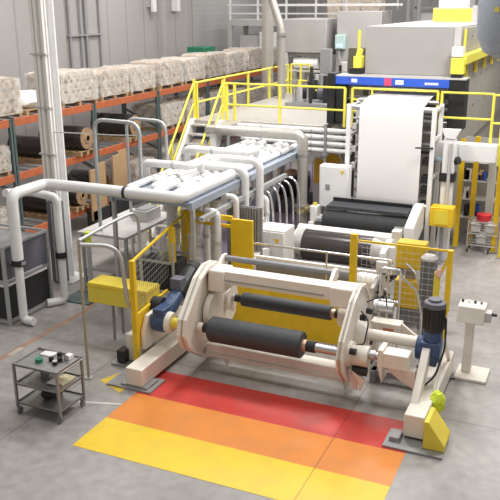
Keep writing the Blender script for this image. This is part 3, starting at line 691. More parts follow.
# ------------------------------------------------------------------ operator pedestal
t = T('operator_pedestal', (-1.4, 12.2, 0), 'cream push-button pedestal on a square base right of the unwinder', 'control pedestal')
O('base_plate', MB().box(-1.64, -1.12, 11.95, 12.5, 0, 0.05), 'cream', t, bevel=0.01)
O('column', MB().box(-1.56, -1.41, 12.18, 12.32, 0.05, 1.02), 'cream', t, bevel=0.02)
hd = O('control_head', MB().prism([(12.02,1.0),(12.42,1.0),(12.42,1.27),(12.1,1.27)], -1.69, -1.25), 'cream', t, bevel=0.02)
for k in range(4): O('push_button', MB().cyl((-1.64+k*0.1, 12.3, 1.27), (-1.64+k*0.1, 12.3, 1.31), 0.022), ['black','cream2','black','grey'][k], hd)
O('side_box', MB().box(-1.27, -1.15, 12.1, 12.3, 1.03, 1.2), 'lgrey', hd, bevel=0.01)
O('joystick', MB().cyl((-1.15, 12.2, 1.15), (-1.07, 12.2, 1.15), 0.025), 'black', hd)
O('floor_cable', MB().tube([(-1.6, 11.98, 0.02), (-1.9, 11.7, 0.02), (-2.2, 11.75, 0.02), (-2.3, 12.2, 0.02)], 0.012, 0.15), 'blackmat', label='black cable on the floor from the pedestal to the unwinder', cat='cable')

# ------------------------------------------------------------------ low yellow guard, right wire cage
t = T('yellow_guard_panel', (-4.8, 12.5, 0), 'low wide yellow guard panel behind the unwinder rolls', 'guard')
O('panel', MB().box(-6.0, -3.45, 12.42, 12.46, 0.02, 0.95), 'yellow', t)
for x in (-5.95, -4.7, -3.5): O('post', MB().box(x-0.04, x+0.04, 12.46, 12.54, 0, 0.98), 'yellow', t)
t = T('wire_cage', (-2.8, 12.6, 0), 'yellow framed wire cage right of the machine, behind the blue gearbox', 'cage')
O('left_post', MB().box(-3.7, -3.58, 12.58, 12.68, 0, 2.12), 'yellow', t, bevel=0.006)
O('corner_post', MB().box(-2.0, -1.91, 12.6, 12.7, 0.9, 2.02).box(-2.0,-1.93,12.6,12.68,0,0.9), 'yellow', t, bevel=0.006)
O('inner_post', MB().box(-2.2, -2.1, 12.62, 12.7, 0, 1.6), 'yellow2', t, bevel=0.006)
O('top_rail', MB().bar((-3.6, 12.63, 2.0), (-1.95, 12.65, 2.0), 0.035), 'yellow', t)
O('diagonal_brace', MB().bar((-1.96, 12.65, 1.95), (-2.14, 12.66, 1.45), 0.045), 'yellow', t)
O('warning_tag', MB().ell((-2.12, 12.6, 1.6), 0.06, 0.03, 0.08), mat('pale_salmon', (0.85, 0.55, 0.42), 0.5), t)
O('wire_mesh', mesh_panel((-3.5, 12.66, 0), (-2.0, 12.66, 0), 0.6, 1.98, 0.1, 0.004), 'lgrey', t)
O('silver_frame', MB().tube([(-3.1, 12.5, 0), (-3.1, 12.5, 1.6), (-2.75, 12.5, 1.6), (-2.75, 12.5, 0)], 0.022, 0.05).tube([(-3.1, 12.5, 1.0), (-2.75, 12.5, 1.0)], 0.02).tube([(-2.75, 12.5, 1.5), (-2.45, 12.52, 1.25), (-2.35, 12.52, 0.8), (-2.35, 12.52, 0)], 0.022, 0.1), 'chrome', t)
t = T('dust_canister', (-2.4, 13.3, 0), 'tall grey canister with white top inside the wire cage', 'canister')
O('shell', MB().cyl((-2.42, 13.3, 0.25), (-2.42, 13.3, 1.6), 0.15, seg=28), mat('canister_grey', (0.12, 0.125, 0.14), 0.5), t)
O('cap', MB().lathe((-2.42, 13.3, 1.6), [(0.15,0),(0.15,0.03),(0.1,0.08),(0,0.09)]), 'lgrey', t)
O('stand', MB().cyl((-2.42, 13.3, 0), (-2.42, 13.3, 0.25), 0.1), 'black', t)

# ------------------------------------------------------------------ coating section (module behind the unwinder)
t = T('roller_station', (-4.8, 14, 0), 'cream roller station with a grey roller, next behind the unwinder', 'machine')
O('side_frame', MB().prism([(13.3,0),(14.5,0),(14.5,1.0),(14.1,1.1),(13.4,.95)], -6.16, -6.04), 'cream2', t, bevel=0.01)
O('side_frame', MB().prism([(13.3,0),(14.4,0),(14.4,.8),(14.1,1.0),(13.4,.85)], -3.52, -3.44), 'lgrey', t, bevel=0.01)
O('grey_roller', MB().cyl((-6.04, 14.0, .76), (-3.95, 14.0, .76), 0.23, seg=36), 'roller', t)
O('roller_sleeve', MB().cyl((-3.95, 14.0, .74), (-3.52, 14.0, .74), 0.16, seg=28), 'cream2', t)
O('white_rail', MB().box(-6.1, -3.45, 13.76, 13.84, 1.0, 1.06), 'white', t, bevel=0.008)
O('handrail', MB().tube([(-5.9, 13.3, 0.0), (-5.9, 13.3, 1.48), (-3.15, 13.3, 1.48), (-3.15, 13.3, 0)], 0.024, 0.06), 'chrome', t)
O('handrail_post', MB().cyl((-4.36, 13.3, 0.0), (-4.36, 13.3, 1.48), 0.016), 'chrome', t)
vm = MB().box(-3.45, -3.2, 13.5, 13.75, 1.15, 1.36)
O('sensor_box', vm, 'white', t, bevel=0.015)
O('sensor_box', MB().box(-3.4, -3.22, 14.4, 14.6, 1.55, 1.72), 'white', t, bevel=0.015)
random.seed(11)
for k in range(14):
    x = random.uniform(-3.5, -3.1); y = random.uniform(13.5, 13.85); z = random.uniform(0.5, 1.1); l = random.uniform(.06,.2)
    O('valve_fitting', MB().cyl((x, y, z), (x+l*random.choice((0,1)), y, z+l), random.uniform(.025,.05), seg=12), 'blackmat' if k % 3 else 'chrome', t)
O('valve_base', MB().box(-3.45, -3.15, 13.5, 13.85, 0.0, 0.55), 'grey', t)
O('drive_guard', MB().box(-3.16, -2.6, 13.85, 14.15, 1.16, 1.68), 'yellow', t, bevel=0.02)
O('drive_guard', MB().box(-3.16, -2.68, 13.85, 14.15, 0.36, 0.92), 'yellow', t, bevel=0.02)
O('guard_stand', MB().box(-3.12, -2.7, 14.0, 14.12, 0, 0.4), 'grey', t); O('guard_neck', MB().box(-3.0, -2.8, 14.02, 14.1, 0.9, 1.18), 'grey', t)
O('hose', MB().tube([(-2.95, 13.8, 1.3), (-2.7, 13.7, 1.15), (-2.6, 13.6, 0.8), (-2.6, 13.6, 0)], 0.025, 0.2), 'chrome', t)

t = T('control_cabinet', (-6.1, 14.9, 0), 'white control cabinet with a yellow warning sticker beside the dark drum', 'cabinet')
O('body', MB().box(-6.5, -5.74, 14.6, 15.2, 0, 1.38), 'cream2', t, bevel=0.015)
for x0 in (-6.48, -6.1):
    dd = O('door', MB().box(x0, x0+0.35, 14.575, 14.6, 0.72, 1.34), 'white', t, bevel=0.008)
O('lower_door', MB().box(-6.48, -5.76, 14.575, 14.6, 0.06, 0.69), 'white', t, bevel=0.008)
O('display', MB().box(-6.38, -6.2, 14.56, 14.575, 0.86, 1.0), 'grey', t)
O('warning_sticker', MB().prism([(-5.98,1.2),(-5.84,1.2),(-5.91,1.08)], 14.57, 14.575, 'y'), 'yellow', t)

t = T('drum_station', (-4.9, 15.8, 0), 'cream station with a wide dark polished drum, middle of the line', 'machine')
O('side_frame', MB().prism([(15.2,0),(16.5,0),(16.5,.9),(16.0,1.05),(15.35,.92)], -6.0, -5.88), 'cream2', t, bevel=0.01)
O('side_frame', MB().prism([(15.2,0),(16.5,0),(16.5,.9),(16.0,1.05),(15.35,.92)], -3.86, -3.74), 'cream2', t, bevel=0.01)
O('drum', MB().cyl((-5.68, 15.75, .78), (-4.1, 15.75, .78), 0.35, seg=48), 'drum', t)
O('drum_end', MB().cyl((-5.88, 15.75, .82), (-5.68, 15.75, .82), 0.28, 0.32, seg=36), 'lgrey', t); O('drum_end', MB().cyl((-4.1, 15.75, .82), (-3.86, 15.75, .82), 0.3, 0.2, seg=36), 'lgrey', t)
O('top_cover', MB().prism([(16.14,0.9),(16.45,0.9),(16.45,1.02),(16.3,1.1),(16.16,1.04)], -6.05, -3.7), 'cream2', t, bevel=0.02)
O('bearing_block', MB().box(-3.74, -3.6, 15.6, 15.9, .7, 1.0), 'white', t, bevel=0.015); O('bearing_block', MB().box(-6.1, -6.0, 15.6, 15.9, .7, 1.0), 'white', t, bevel=0.015)
O('clamp_lever', MB().cyl((-5.94, 15.3, 1.05), (-5.94, 15.22, 1.15), 0.05).cyl((-5.94, 15.2, .7), (-5.94, 15.3, .7), 0.05), 'black', t)
O('front_bar', MB().cyl((-5.88, 15.2, .45), (-3.86, 15.2, .45), 0.05), 'chrome', t)

t = T('black_roll_station', (-4.8, 17, 0), 'station with a matte black roll directly below the hanging paper', 'machine')
O('black_roll', MB().cyl((-5.65, 17.0, 1.04), (-3.66, 17.0, 1.04), 0.25, seg=40), 'blackmat', t)
O('top_plate', MB().box(-5.6, -3.66, 16.95, 17.45, 1.34, 1.42), 'char', t, bevel=0.01)
O('dark_edge', MB().box(-5.6, -3.66, 17.45, 17.5, 1.34, 1.5), 'black', t)
O('roll_journal', MB().cyl((-5.85, 17.0, 1.04), (-5.65, 17.0, 1.04), 0.09), 'steel', t); O('roll_journal', MB().box(-3.88, -3.66, 16.7, 16.8, 0.98, 1.14), 'steel', t)
O('clamp_head', MB().box(-6.0, -5.82, 16.88, 17.15, 1.0, 1.38), 'cream2', t, bevel=0.03)
O('clamp_knob', MB().cyl((-5.9, 17.0, 1.38), (-5.9, 17.0, 1.44), 0.05), 'yellow2', t)
O('side_frame', MB().prism([(16.7,0),(17.7,0),(17.6,1.0),(16.8,1.0)], -6.0, -5.88), 'cream2', t, bevel=0.01)
O('end_plate', MB().prism([(16.6,0.72),(17.1,0.7),(17.7,0.9),(17.7,1.5),(17.4,1.48),(16.6,1.18)], -3.64, -3.42).box(-3.6,-3.46,16.7,17.3,0,0.74), 'cream2', t, bevel=0.02)
O('cross_beam', MB().box(-6.0, -3.6, 16.5, 16.66, .58, .74), 'white', t, bevel=0.01)
O('belly_pan', MB().box(-5.8, -3.9, 16.9, 17.4, .3, .7), 'blackmat', t)

# winder frame behind the hanging web
t = T('web_frame', (-4.4, 18.2, 0), 'white upright frame with rollers the paper hangs from', 'machine frame')
for x in (-5.42, -3.38):
    O('upright', MB().box(x-0.05, x+0.05, 17.9, 18.0, 0, 3.7), 'white', t, bevel=0.006)
    O('rear_upright', MB().box(x-0.05, x+0.05, 18.75, 18.85, 0, 3.7), 'white', t)
    for z in (1.0, 2.0, 2.9, 3.6): O('side_tie', MB().box(x-0.035, x+0.035, 18.0, 18.75, z, z+0.07), 'white', t)
for y, z, r_ in ((18.08, 3.62, .07), (18.6, 3.74, .05), (18.1, 1.3, .1), (18.5, 3.3, .05), (18.5, 2.75, .06), (18.5, 2.3, .05), (18.5, 1.85, .06), (18.5, 1.5, .05), (18.3, 0.7, .1), (18.4, 3.05, .04)):
    O('idler_roller', MB().cyl((-5.37, y, z), (-3.43, y, z), r_), 'steel' if z > 1 else 'roller', t)
for z in (2.42, 2.0, 1.72, 1.35): O('bearing_housing', MB().box(-3.62, -3.43, 18.05, 18.3, z-0.09, z+0.08), 'black', t, bevel=0.01)
for z in (3.15, 2.6, 2.2): O('bearing_housing', MB().box(-5.37, -5.25, 18.05, 18.25, z-0.07, z+0.07), 'lgrey', t, bevel=0.01)
O('sensor_arm', MB().cyl((-3.75, 17.8, 2.78), (-3.35, 17.9, 2.78), 0.02), 'black', t)
O('lamp_lens', MB().ell((-3.28, 18.5, 2.42), 0.13, 0.05, 0.07), 'glass', t)
O('foot_crossbar', MB().box(-5.42, -3.38, 17.9, 18.0, 0.25, 0.35), 'white', t)
O('tension_bar', MB().cyl((-5.37, 18.55, 2.55), (-3.43, 18.55, 2.55), 0.03), 'blackmat', t)

# paper web, one continuous sheet
path = [(18.06, 1.18)] + [(17.985, 1.3 + (3.58-1.3)*k/12) for k in range(13)] + [(18.0, 3.66), (18.06, 3.70), (18.2, 3.725), (18.6, 3.80), (19.0, 3.83), (19.7, 3.86)]
w = MB(); A_ = []; B_ = []
for y, z in path:
    A_.append(((w.bm.verts.new((-5.17, y, z))), w.bm.verts.new((-5.17, y+0.006, z-0.003)))); B_.append((w.bm.verts.new((-3.65, y, z)), w.bm.verts.new((-3.65, y+0.006, z-0.003))))
for i in range(len(path)-1):
    w.bm.faces.new((A_[i][0], A_[i+1][0], B_[i+1][0], B_[i][0])); w.bm.faces.new((A_[i][1], B_[i][1], B_[i+1][1], A_[i+1][1]))
    w.bm.faces.new((A_[i][0], A_[i][1], A_[i+1][1], A_[i+1][0])); w.bm.faces.new((B_[i][0], B_[i+1][0], B_[i+1][1], B_[i][1]))
O('paper_web', w, 'paper', label='wide white paper web hanging down from the oven mouth', cat='paper')

# ------------------------------------------------------------------ oven
t = T('drying_oven', (-4.4, 24, 0), 'long grey drying oven above the line, blue nameplate beam on its front', 'oven')
O('upper_hood', MB().box(-5.55, -3.25, 19.6, 34, 4.27, 5.45), 'oven', t, bevel=0.02)
O('lower_body', MB().box(-5.5, -3.28, 20.0, 34, 0.5, 4.2), 'ovenside', t)
O('side_cladding', MB().box(-3.25, -3.19, 19.75, 34, 2.3, 5.4), 'ovenside', t)
O('hood_edge', MB().box(-3.34, -3.18, 19.57, 19.75, 4.25, 5.46), 'lgrey', t)
for y in (20.5, 21.4, 22.4, 23.5, 24.7, 26, 27.5):
    for z in (3.3, 4.1, 5.2): O('bolt_head', MB().cyl((-3.19, y, z), (-3.17, y, z), 0.05, seg=10), 'grey', t)
bb = O('name_beam', MB().box(-6.12, -3.28, 18.98, 19.12, 4.05, 4.25), 'bluebeam', t, bevel=0.006)
O('beam_top', MB().box(-6.12, -2.9, 18.98, 19.6, 4.25, 4.275), 'lgrey', bb)
def lbl(x0, x1, z0, z1, m, nm): O(nm, MB().box(x0, x1, 18.972, 18.98, z0, z1), m, bb)
lbl(-5.7, -5.55, 4.11, 4.2, 'white', 'white_sticker')
lbl(-4.86, -4.68, 4.055, 4.235, mat('logo_magenta_red', (0.72, 0.07, 0.15), 0.5), 'logo_square')
lbl(-4.58, -4.38, 4.095, 4.2, 'white', 'logo_sticker')
x = -3.86
for wch in (.06, .03, .055, .055, .03, .055, .05): lbl(x, x+wch-0.012, 4.11, 4.165, 'white', 'nameplate_letter'); x += wch
O('end_cabinet', MB().box(-3.28, -2.9, 19.0, 19.55, 3.05, 4.24), 'black', t, bevel=0.01)
O('end_cabinet', MB().box(-6.32, -6.12, 18.95, 19.5, 3.05, 4.32).box(-6.12, -5.9, 19.02, 19.5, 3.05, 4.04), 'black', t, bevel=0.01)
for z, r_, m in ((3.15,.06,'steel'),(3.3,.05,'chrome'),(3.48,.07,'roller'),(3.64,.04,'steel'),(3.97,.05,'steel')):
    O('mouth_roller', MB().cyl((-5.9, 19.4, z), (-3.28, 19.4, z), r_), m, t)
O('mouth_shield', MB().box(-5.9, -3.28, 19.5, 19.55, 3.05, 3.72), 'lgrey', t)
O('roof_beam', MB().box(-4.75, -3.25, 23.9, 24.3, 5.47, 5.85), 'lemon', t, bevel=0.02)
O('roof_sleeve', MB().box(-3.62, -3.42, 23.88, 24.32, 5.47, 5.92), 'lgrey', t)
O('side_beam', MB().box(-3.17, -2.97, 19.3, 34, 4.58, 4.8), 'lemon', t, bevel=0.01)
O('side_beam_cap', MB().box(-3.32, -3.0, 19.2, 19.5, 4.36, 4.74), 'lemon', t, bevel=0.02)
O('side_cap_white', MB().box(-3.32, -3.05, 19.22, 19.5, 4.76, 5.0), 'white', t, bevel=0.02)
O('side_beam_foot', MB().box(-3.3, -3.05, 19.22, 19.45, 4.25, 4.36), 'black', t)
br_ = MB()
for k in range(7): y = 20.4+k*1.6; br_.prism([(y,4.58),(y+0.12,4.58),(y+0.12,4.2),(y,4.2)], -3.17, -3.1)
O('side_bracket', br_, 'yellow2', t)
O('corner_pole', MB().cyl((-3.1, 19.7, 4.8), (-3.1, 19.7, 5.4), 0.035), 'lemon', t)
O('left_pole', MB().cyl((-5.7, 19.55, 4.5), (-5.7, 19.55, 5.35), 0.04), 'lemon', t)
O('left_cap', MB().box(-5.8, -5.58, 19.4, 19.7, 4.42, 4.72).cyl((-5.7, 19.55, 4.7), (-5.66, 19.55, 4.9), 0.08), 'lemon', t, bevel=0.02)
O('left_foot', MB().box(-5.9, -5.56, 19.4, 19.7, 4.28, 4.42), 'black', t)
O('left_dark_cabinet', MB().box(-6.3, -5.85, 20.6, 21.2, 0.5, 4.85), mat('dark_olive_panel', (0.13, 0.12, 0.08), 0.6), t)
O('duct_box', MB().box(-5.2, -4.2, 27.0, 28.2, 5.47, 6.1), 'lgrey', t, bevel=0.02)

# ------------------------------------------------------------------ mezzanine and guard rail
S('platform_floor', MB().box(-10.0, -9.1, 18.5, 25.6, 2.86, 3.0).box(-9.1, -8.65, 17.5, 18.75, 2.86, 3.0).box(-9.1, -6.35, 18.75, 25.0, 2.86, 3.0), mat('beige_deck', (0.42, 0.39, 0.355), 0.55, noise=0.12))
for k, (x, y) in enumerate(((-8.9, 17.62), (-9.85, 22), (-9.85, 25.4), (-9.25, 25.4), (-6.5, 24.8), (-6.5, 20.8))):
    S('pillar_platform', MB().box(x-0.08, x+0.08, y-0.08, y+0.08, 0, 2.86), 'white')
def rail_run(t, p, q, z0, zt, zs, posts, m='lemon', r=0.028):
    p, q = Vector(p), Vector(q)
    for i, z in enumerate([zt]+zs): O('top_rail' if i == 0 else 'mid_rail', MB().cyl((p.x, p.y, z), (q.x, q.y, z), r), m, t)
    for f in posts:
        a = p.lerp(q, f); O('post', MB().box(a.x-0.03, a.x+0.03, a.y-0.03, a.y+0.03, z0, zt), m, t)
t = T('guard_rail', (-7.3, 18.8, 3.0), 'yellow guard rail along the platform front, left of the paper', 'guard rail', 'yellow guard rails')
rail_run(t, (-9.1, 18.82, 0), (-5.8, 18.82, 0), 3.0, 3.98, [3.42], [0, 0.07, 0.465, 1])
t = T('guard_rail', (-4.5, 18.7, 3.0), 'yellow rail passing over the paper below the blue beam', 'guard rail', 'yellow guard rails')
rail_run(t, (-5.62, 18.86, 0), (-3.5, 18.86, 0), 3.0, 3.98, [], [0, 1])
O('short_rail', MB().cyl((-5.62, 18.86, 3.7), (-5.3, 18.86, 3.7), 0.025).cyl((-5.62, 18.86, 3.42), (-5.3, 18.86, 3.42), 0.025).box(-5.14, -5.1, 18.84, 18.88, 3.4, 3.98), 'lemon', t)
t = T('guard_rail', (-2.8, 18.8, 3.0), 'yellow guard rail right of the paper in front of the black end cabinet', 'guard rail', 'yellow guard rails')
rail_run(t, (-3.42, 18.82, 0), (-2.2, 18.82, 0), 2.82, 3.97, [3.38], [0.02, 1])
rail_run(t, (-2.2, 18.82, 0), (-1.3, 18.82, 0), 2.3, 3.95, [3.3], [0.25, 1])
t = T('guard_rail', (-9.95, 22, 3.0), 'yellow guard rail along the walkway beside the racks', 'guard rail', 'yellow guard rails')
rail_run(t, (-9.95, 18.7, 0), (-9.95, 25.5, 0), 3.0, 3.98, [3.45], [0, 0.25, 0.5, 0.75, 1])
t = T('guard_rail', (-9.5, 25.55, 3.0), 'short yellow rail closing the far end of the walkway', 'guard rail', 'yellow guard rails')
rail_run(t, (-9.85, 25.55, 0), (-9.15, 25.55, 0), 3.0, 4.0, [3.45], [0, 0.5, 1])

t = T('stairs', (-9.55, 16.8, 0), 'white steel stairs with yellow handrails up to the platform', 'stairs')
def zst(y): return 3.0 - (18.5 - y) * 1.13
for x in (-9.98, -9.12): O('stringer', MB().prism([(15.75,0.0),(16.1,0.0),(18.6,2.75),(18.6,3.04),(18.4,3.04)], x-0.05, x+0.05), 'white', t)
for k in range(12):
    y = 16.05 + k*0.205; z = zst(y+0.12); O('tread', MB().box(-9.95, -9.15, y, y+0.24, z-0.04, z), 'lgrey', t)
for x in (-9.98, -9.12):
    O('handrail', MB().tube([(x, 15.9, 0.98), (x, 18.6, 3.98), (x, 18.8, 3.98)], 0.03, 0.1), 'lemon', t)
    O('mid_rail', MB().tube([(x, 15.95, 0.5), (x, 18.55, 3.42)], 0.025), 'lemon', t)
    for y in (16.0, 17.3, 18.6): O('handrail_post', MB().box(x-0.025, x+0.025, y-0.025, y+0.025, max(zst(y)-0.15, 0), zst(y)+0.92+0.05), 'lemon', t)

# horizontal white pipes below the platform edge
for k in range(4):
    z = 2.93 - k*0.17
    lab = ['topmost', 'second from top', 'third from top', 'lowest'][k] + ' of the four white pipes along the platform edge'
    tt = T('header_pipe', (-7.2, 18.55, z), lab, 'pipe', 'white pipes along the platform edge')
    O('run', MB().cyl((-8.75+0.1*k, 18.55, z), (-5.5, 18.55, z), 0.062), 'pvc', tt)
    for x in (-8.0, -6.6): O('collar', MB().cyl((x, 18.55, z), (x+0.06, 18.55, z), 0.072), 'lgrey', tt)
t = T('pipe_hanger', (-6.2, 18.45, 0), 'thin dark upright strut holding the white platform pipes', 'strut')
O('strut', MB().box(-6.2, -6.14, 18.42, 18.47, 0, 3.1), 'grey', t); O('cross_piece', MB().box(-6.24, -6.1, 18.4, 18.48, 2.3, 2.36), 'grey', t)

# large stainless duct
t = T('exhaust_duct', (-6.46, 17.6, 0), 'fat stainless duct elbowing down to the floor beside the white cabinet', 'duct')
O('elbow_run', MB().tube([(-8.7, 17.6, 2.93), (-6.46, 17.6, 2.93), (-6.46, 17.6, 0.02)], 0.13, 0.22, seg=20, n=8), 'duct', t)
for z in (2.45, 1.15): O('flange', MB().cyl((-6.46, 17.6, z), (-6.46, 17.6, z+0.05), 0.18 if z < 2 else 0.145), 'steel', t)
O('valve_body', MB().cyl((-6.46, 17.6, 1.0), (-6.46, 17.6, 1.14), 0.16).cyl((-6.3, 17.5, 1.1), (-6.15, 17.45, 1.2), 0.06), mat('brassy_valve', (0.6, 0.5, 0.25), 0.4, 0.4), t)
O('end_collar', MB().cyl((-8.76, 17.6, 2.93), (-8.66, 17.6, 2.93), 0.15), 'steel', t)
O('duct_stand', MB().box(-8.52, -8.46, 17.57, 17.63, 0, 2.82), 'galv', t)
O('seam', MB().cyl((-7.6, 17.6, 2.93), (-7.56, 17.6, 2.93), 0.137), 'steel', t)

t = T('switch_cabinet', (-5.6, 17.65, 0), 'tall white cabinet with a small dark window left of the hanging paper', 'cabinet')
O('body', MB().box(-6.0, -5.27, 17.55, 17.85, 1.2, 2.25), 'white', t, bevel=0.015)
O('door', MB().box(-5.97, -5.3, 17.53, 17.55, 1.23, 2.22), 'white', t, bevel=0.006)
O('window', MB().box(-5.83, -5.72, 17.52, 17.53, 1.66, 1.79), 'grey', t)
O('warning_sticker', MB().prism([(-5.46,2.15),(-5.36,2.15),(-5.41,2.05)], 17.52, 17.53, 'y'), 'yellow', t)
O('leg', MB().box(-5.98, -5.94, 17.6, 17.8, 0, 1.2), 'galv', t); O('leg', MB().box(-5.34, -5.3, 17.6, 17.8, 0, 1.2), 'galv', t)
for k, (x, r_, lab) in enumerate(((-6.72, .14, 'small amber arched guard by the duct'), (-6.42, .24, 'large amber arched guard by the duct'))):
    t = T('arched_guard', (x, 19.8, 0), lab, 'guard', 'amber arched guards')
    pl = [(x-r_, 1.3), (x+r_, 1.3)] + [(x+r_*math.cos(a), 1.85+r_*math.sin(a)) for a in [PI*i/12 for i in range(13)]]
    O('cover', MB().prism(pl, 19.6+0.3*k, 19.75+0.3*k, 'y'), 'amber', t)
    O('hoop', MB().tube([(x-r_-0.03, 19.58+0.3*k, 1.3)] + [(x-(r_+.03)*math.cos(a), 19.58+0.3*k, 1.85+(r_+.03)*math.sin(a)) for a in [PI*i/10 for i in range(11)]] + [(x+r_+0.03, 19.58+0.3*k, 1.3)], 0.02, 0.03), 'chrome', t)
    O('base', MB().box(x-r_, x+r_, 19.55+0.3*k, 19.8+0.3*k, 0, 1.3), 'lgrey', t)
t = T('pump_skid', (-8.2, 21.5, 0), 'dark pump skid on the lavender floor behind the duct', 'pump')
O('skid', MB().box(-8.9, -7.6, 20.8, 22.3, 0, 0.35), 'slate', t); O('pump_body', MB().cyl((-8.6, 21.6, .7), (-7.8, 21.6, .7), 0.35), 'blackmat', t)
O('motor', MB().cyl((-8.4, 22.1, .8), (-7.9, 22.1, .8), 0.25), 'steel', t)
O('orange_cap', MB().ell((-8.2, 21.4, 1.1), 0.22, 0.2, 0.14), 'copper', t)
t = T('tank_row', (-9.2, 19.6, 0), 'blue-grey low tanks under the pipes beside the stairs', 'tank')
O('tank_body', MB().box(-9.0, -8.1, 18.9, 19.9, 0, 0.9), 'trayblue', t, bevel=0.05)
O('tank_lid', MB().box(-8.95, -8.15, 18.95, 19.85, 0.9, 0.94), 'lgrey', t)
for k, x in enumerate((-8.75, -8.35)): O('hatch', MB().cyl((x, 19.4, 0.94), (x, 19.4, 1.0), 0.17), 'slate', t)

# ------------------------------------------------------------------ right of the paper
t = T('lifting_column', (-3.0, 18.2, 0), 'white vertical lifting column with a black band right of the paper', 'column')
O('column', MB().box(-3.16, -2.88, 18.1, 18.3, 0, 3.0), 'white', t, bevel=0.02)
O('slide_rod', MB().cyl((-2.98, 18.05, 1.45), (-2.98, 18.05, 2.9), 0.04), 'lgrey', t)
O('flared_top', MB().prism([(-3.12,3.0),(-2.9,3.0),(-2.8,3.2),(-3.22,3.2)], 18.08, 18.32, 'y'), 'white', t)
O('black_band', MB().box(-3.2, -2.84, 18.05, 18.33, 1.98, 2.18), 'black', t)
O('knob', MB().cyl((-2.9, 18.2, 2.45), (-2.78, 18.15, 2.5), 0.09), 'black', t)
t = T('yellow_motor_guard', (-3.0, 17.9, 0), 'square yellow motor guard at the foot of the lifting column', 'guard')
g = MB().box(-3.28, -2.74, 17.65, 18.0, 0.98, 1.45)
O('housing', g, 'yellow', t, bevel=0.02)
O('recess', MB().box(-3.17, -2.85, 17.635, 17.65, 1.05, 1.38), 'yellow2', t)
O('stand', MB().box(-3.05, -2.97, 17.8, 17.9, 0, 0.98), 'grey', t)
t = T('platform_beam', (-2.8, 18.6, 2.45), 'thick white cross beam on a grey post right of the lifting column', 'beam')
O('box_beam', MB().box(-2.86, -2.0, 18.5, 18.86, 2.42, 2.82), 'white', t, bevel=0.01)
O('beam_left', MB().box(-3.45, -2.86, 18.55, 18.86, 2.45, 2.82), 'white', t)
O('back_arm', MB().box(-2.3, -2.1, 18.86, 20.0, 2.42, 2.6), 'white', t)
O('support_post', MB().box(-2.3, -2.12, 19.83, 20.0, 0, 2.42), mat('pale_green_grey', (0.60, 0.62, 0.58), 0.5), t, bevel=0.01)
for k, (x, y, lab) in enumerate(((-2.9, 19.4, 'yellow upright channel left of the grey post'), (-2.62, 19.9, 'second yellow upright channel left of the grey post'), (-1.95, 19.3, 'yellow upright channel right of the grey post'), (-1.72, 18.9, 'yellow upright channel at the right picture edge'))):
    t = T('yellow_upright', (x, y, 0), lab, 'upright', 'yellow uprights below the platform')
    O('channel', MB().box(x-0.06, x+0.06, y-0.05, y+0.05, 0.02, 2.8), 'yellow', t); O('foot', MB().box(x-0.12, x+0.12, y-0.1, y+0.1, 0, 0.02), 'grey', t)
t = T('tool_shelf', (-2.9, 20.6, 0), 'cluttered shelf with tools behind the yellow uprights', 'shelf')
O('back_panel', MB().box(-3.1, -1.6, 21.0, 21.05, 0, 2.6), 'lgrey', t)
for z in (0.5, 1.0, 1.5, 2.0): O('board', MB().box(-3.1, -1.6, 20.5, 21.0, z, z+0.04), 'white', t)
random.seed(4)
for k in range(16):
    x = -3.05+random.uniform(0, 1.25); z = random.choice((0.54, 1.04, 1.54, 2.04)); h = random.uniform(.12,.36); ww = random.uniform(.08,.2)
    O('stored_box', MB().box(x, x+ww, 20.55, 20.75, z, z+h), random.choice(['grey','copper','white','black','bluebeam','card','yellow','lgrey']), t)
t = T('wire_cart', (-2.33, 19.35, 0), 'grey wire cart carrying the red tub, at the right', 'cart')
f = MB()
for x in (-2.58, -1.86):
    for y in (19.1, 19.55): O('post', MB().cyl((x, y, 0.1), (x, y, 0.82), 0.015, seg=8), 'chrome', t)
for z in (0.2, 0.5, 0.8):
    sh = MB()
    for k in range(9): x = -2.58+0.72*k/8; sh.bar((x, 19.1, z), (x, 19.55, z), 0.008)
    for y in (19.1, 19.325, 19.55): sh.bar((-2.58, y, z), (-1.86, y, z), 0.014, 0.03)
    O('wire_shelf', sh, 'chrome', t)
for x in (-2.56, -2.05):
    for y in (19.12, 19.53): O('wheel', MB().cyl((x-0.015, y, 0.05), (x+0.015, y, 0.05), 0.05), 'black', t)
t = T('red_tub', (-2.24, 19.3, 0.8), 'round red tub on top of the wire cart', 'tub')
O('tub_body', MB().cyl((-2.24, 19.3, .815), (-2.24, 19.3, .97), 0.17, 0.19), 'red', t); O('tub_spout', MB().cyl((-1.98, 19.33, .815), (-1.98, 19.33, .88), 0.05), 'black', t)
for k, (x, z, lab) in enumerate(((-2.4, .515, 'white bin on the middle shelf of the wire cart, left'), (-2.06, .515, 'white bin on the middle shelf of the wire cart, right'), (-2.25, .215, 'white bin on the bottom shelf of the wire cart'))):
    t = T('storage_bin', (x, 19.3, z), lab, 'bin', 'white bins on the wire cart')
    O('bin_body', MB().box(x-0.12, x+0.12, 19.15, 19.5, z, z+0.2), 'lgrey', t, bevel=0.02); O('bin_rim', MB().box(x-0.13, x+0.13, 19.14, 19.51, z+0.2, z+0.22), 'white', t)

# hanging drum top right
t = T('hanging_tank', (-1.4, 14.5, 5.4), 'big round blue-grey tank hanging at the upper right corner', 'tank')
O('shell', MB().lathe((-1.38, 14.6, 5.05), [(0.35,0),(0.6,0.12),(0.72,0.4),(0.74,0.9),(0.72,1.4),(0.5,1.7),(0.2,1.8)], 40), 'tanky', t)
O('sticker', MB().box(-1.75, -1.6, 13.93, 13.96, 5.85, 5.93), 'yellow2', t)
for x in (-1.7, -0.95): O('hanger_rod', MB().cyl((x, 14.6, 6.6), (x, 14.6, 10.5), 0.03), 'grey', t)

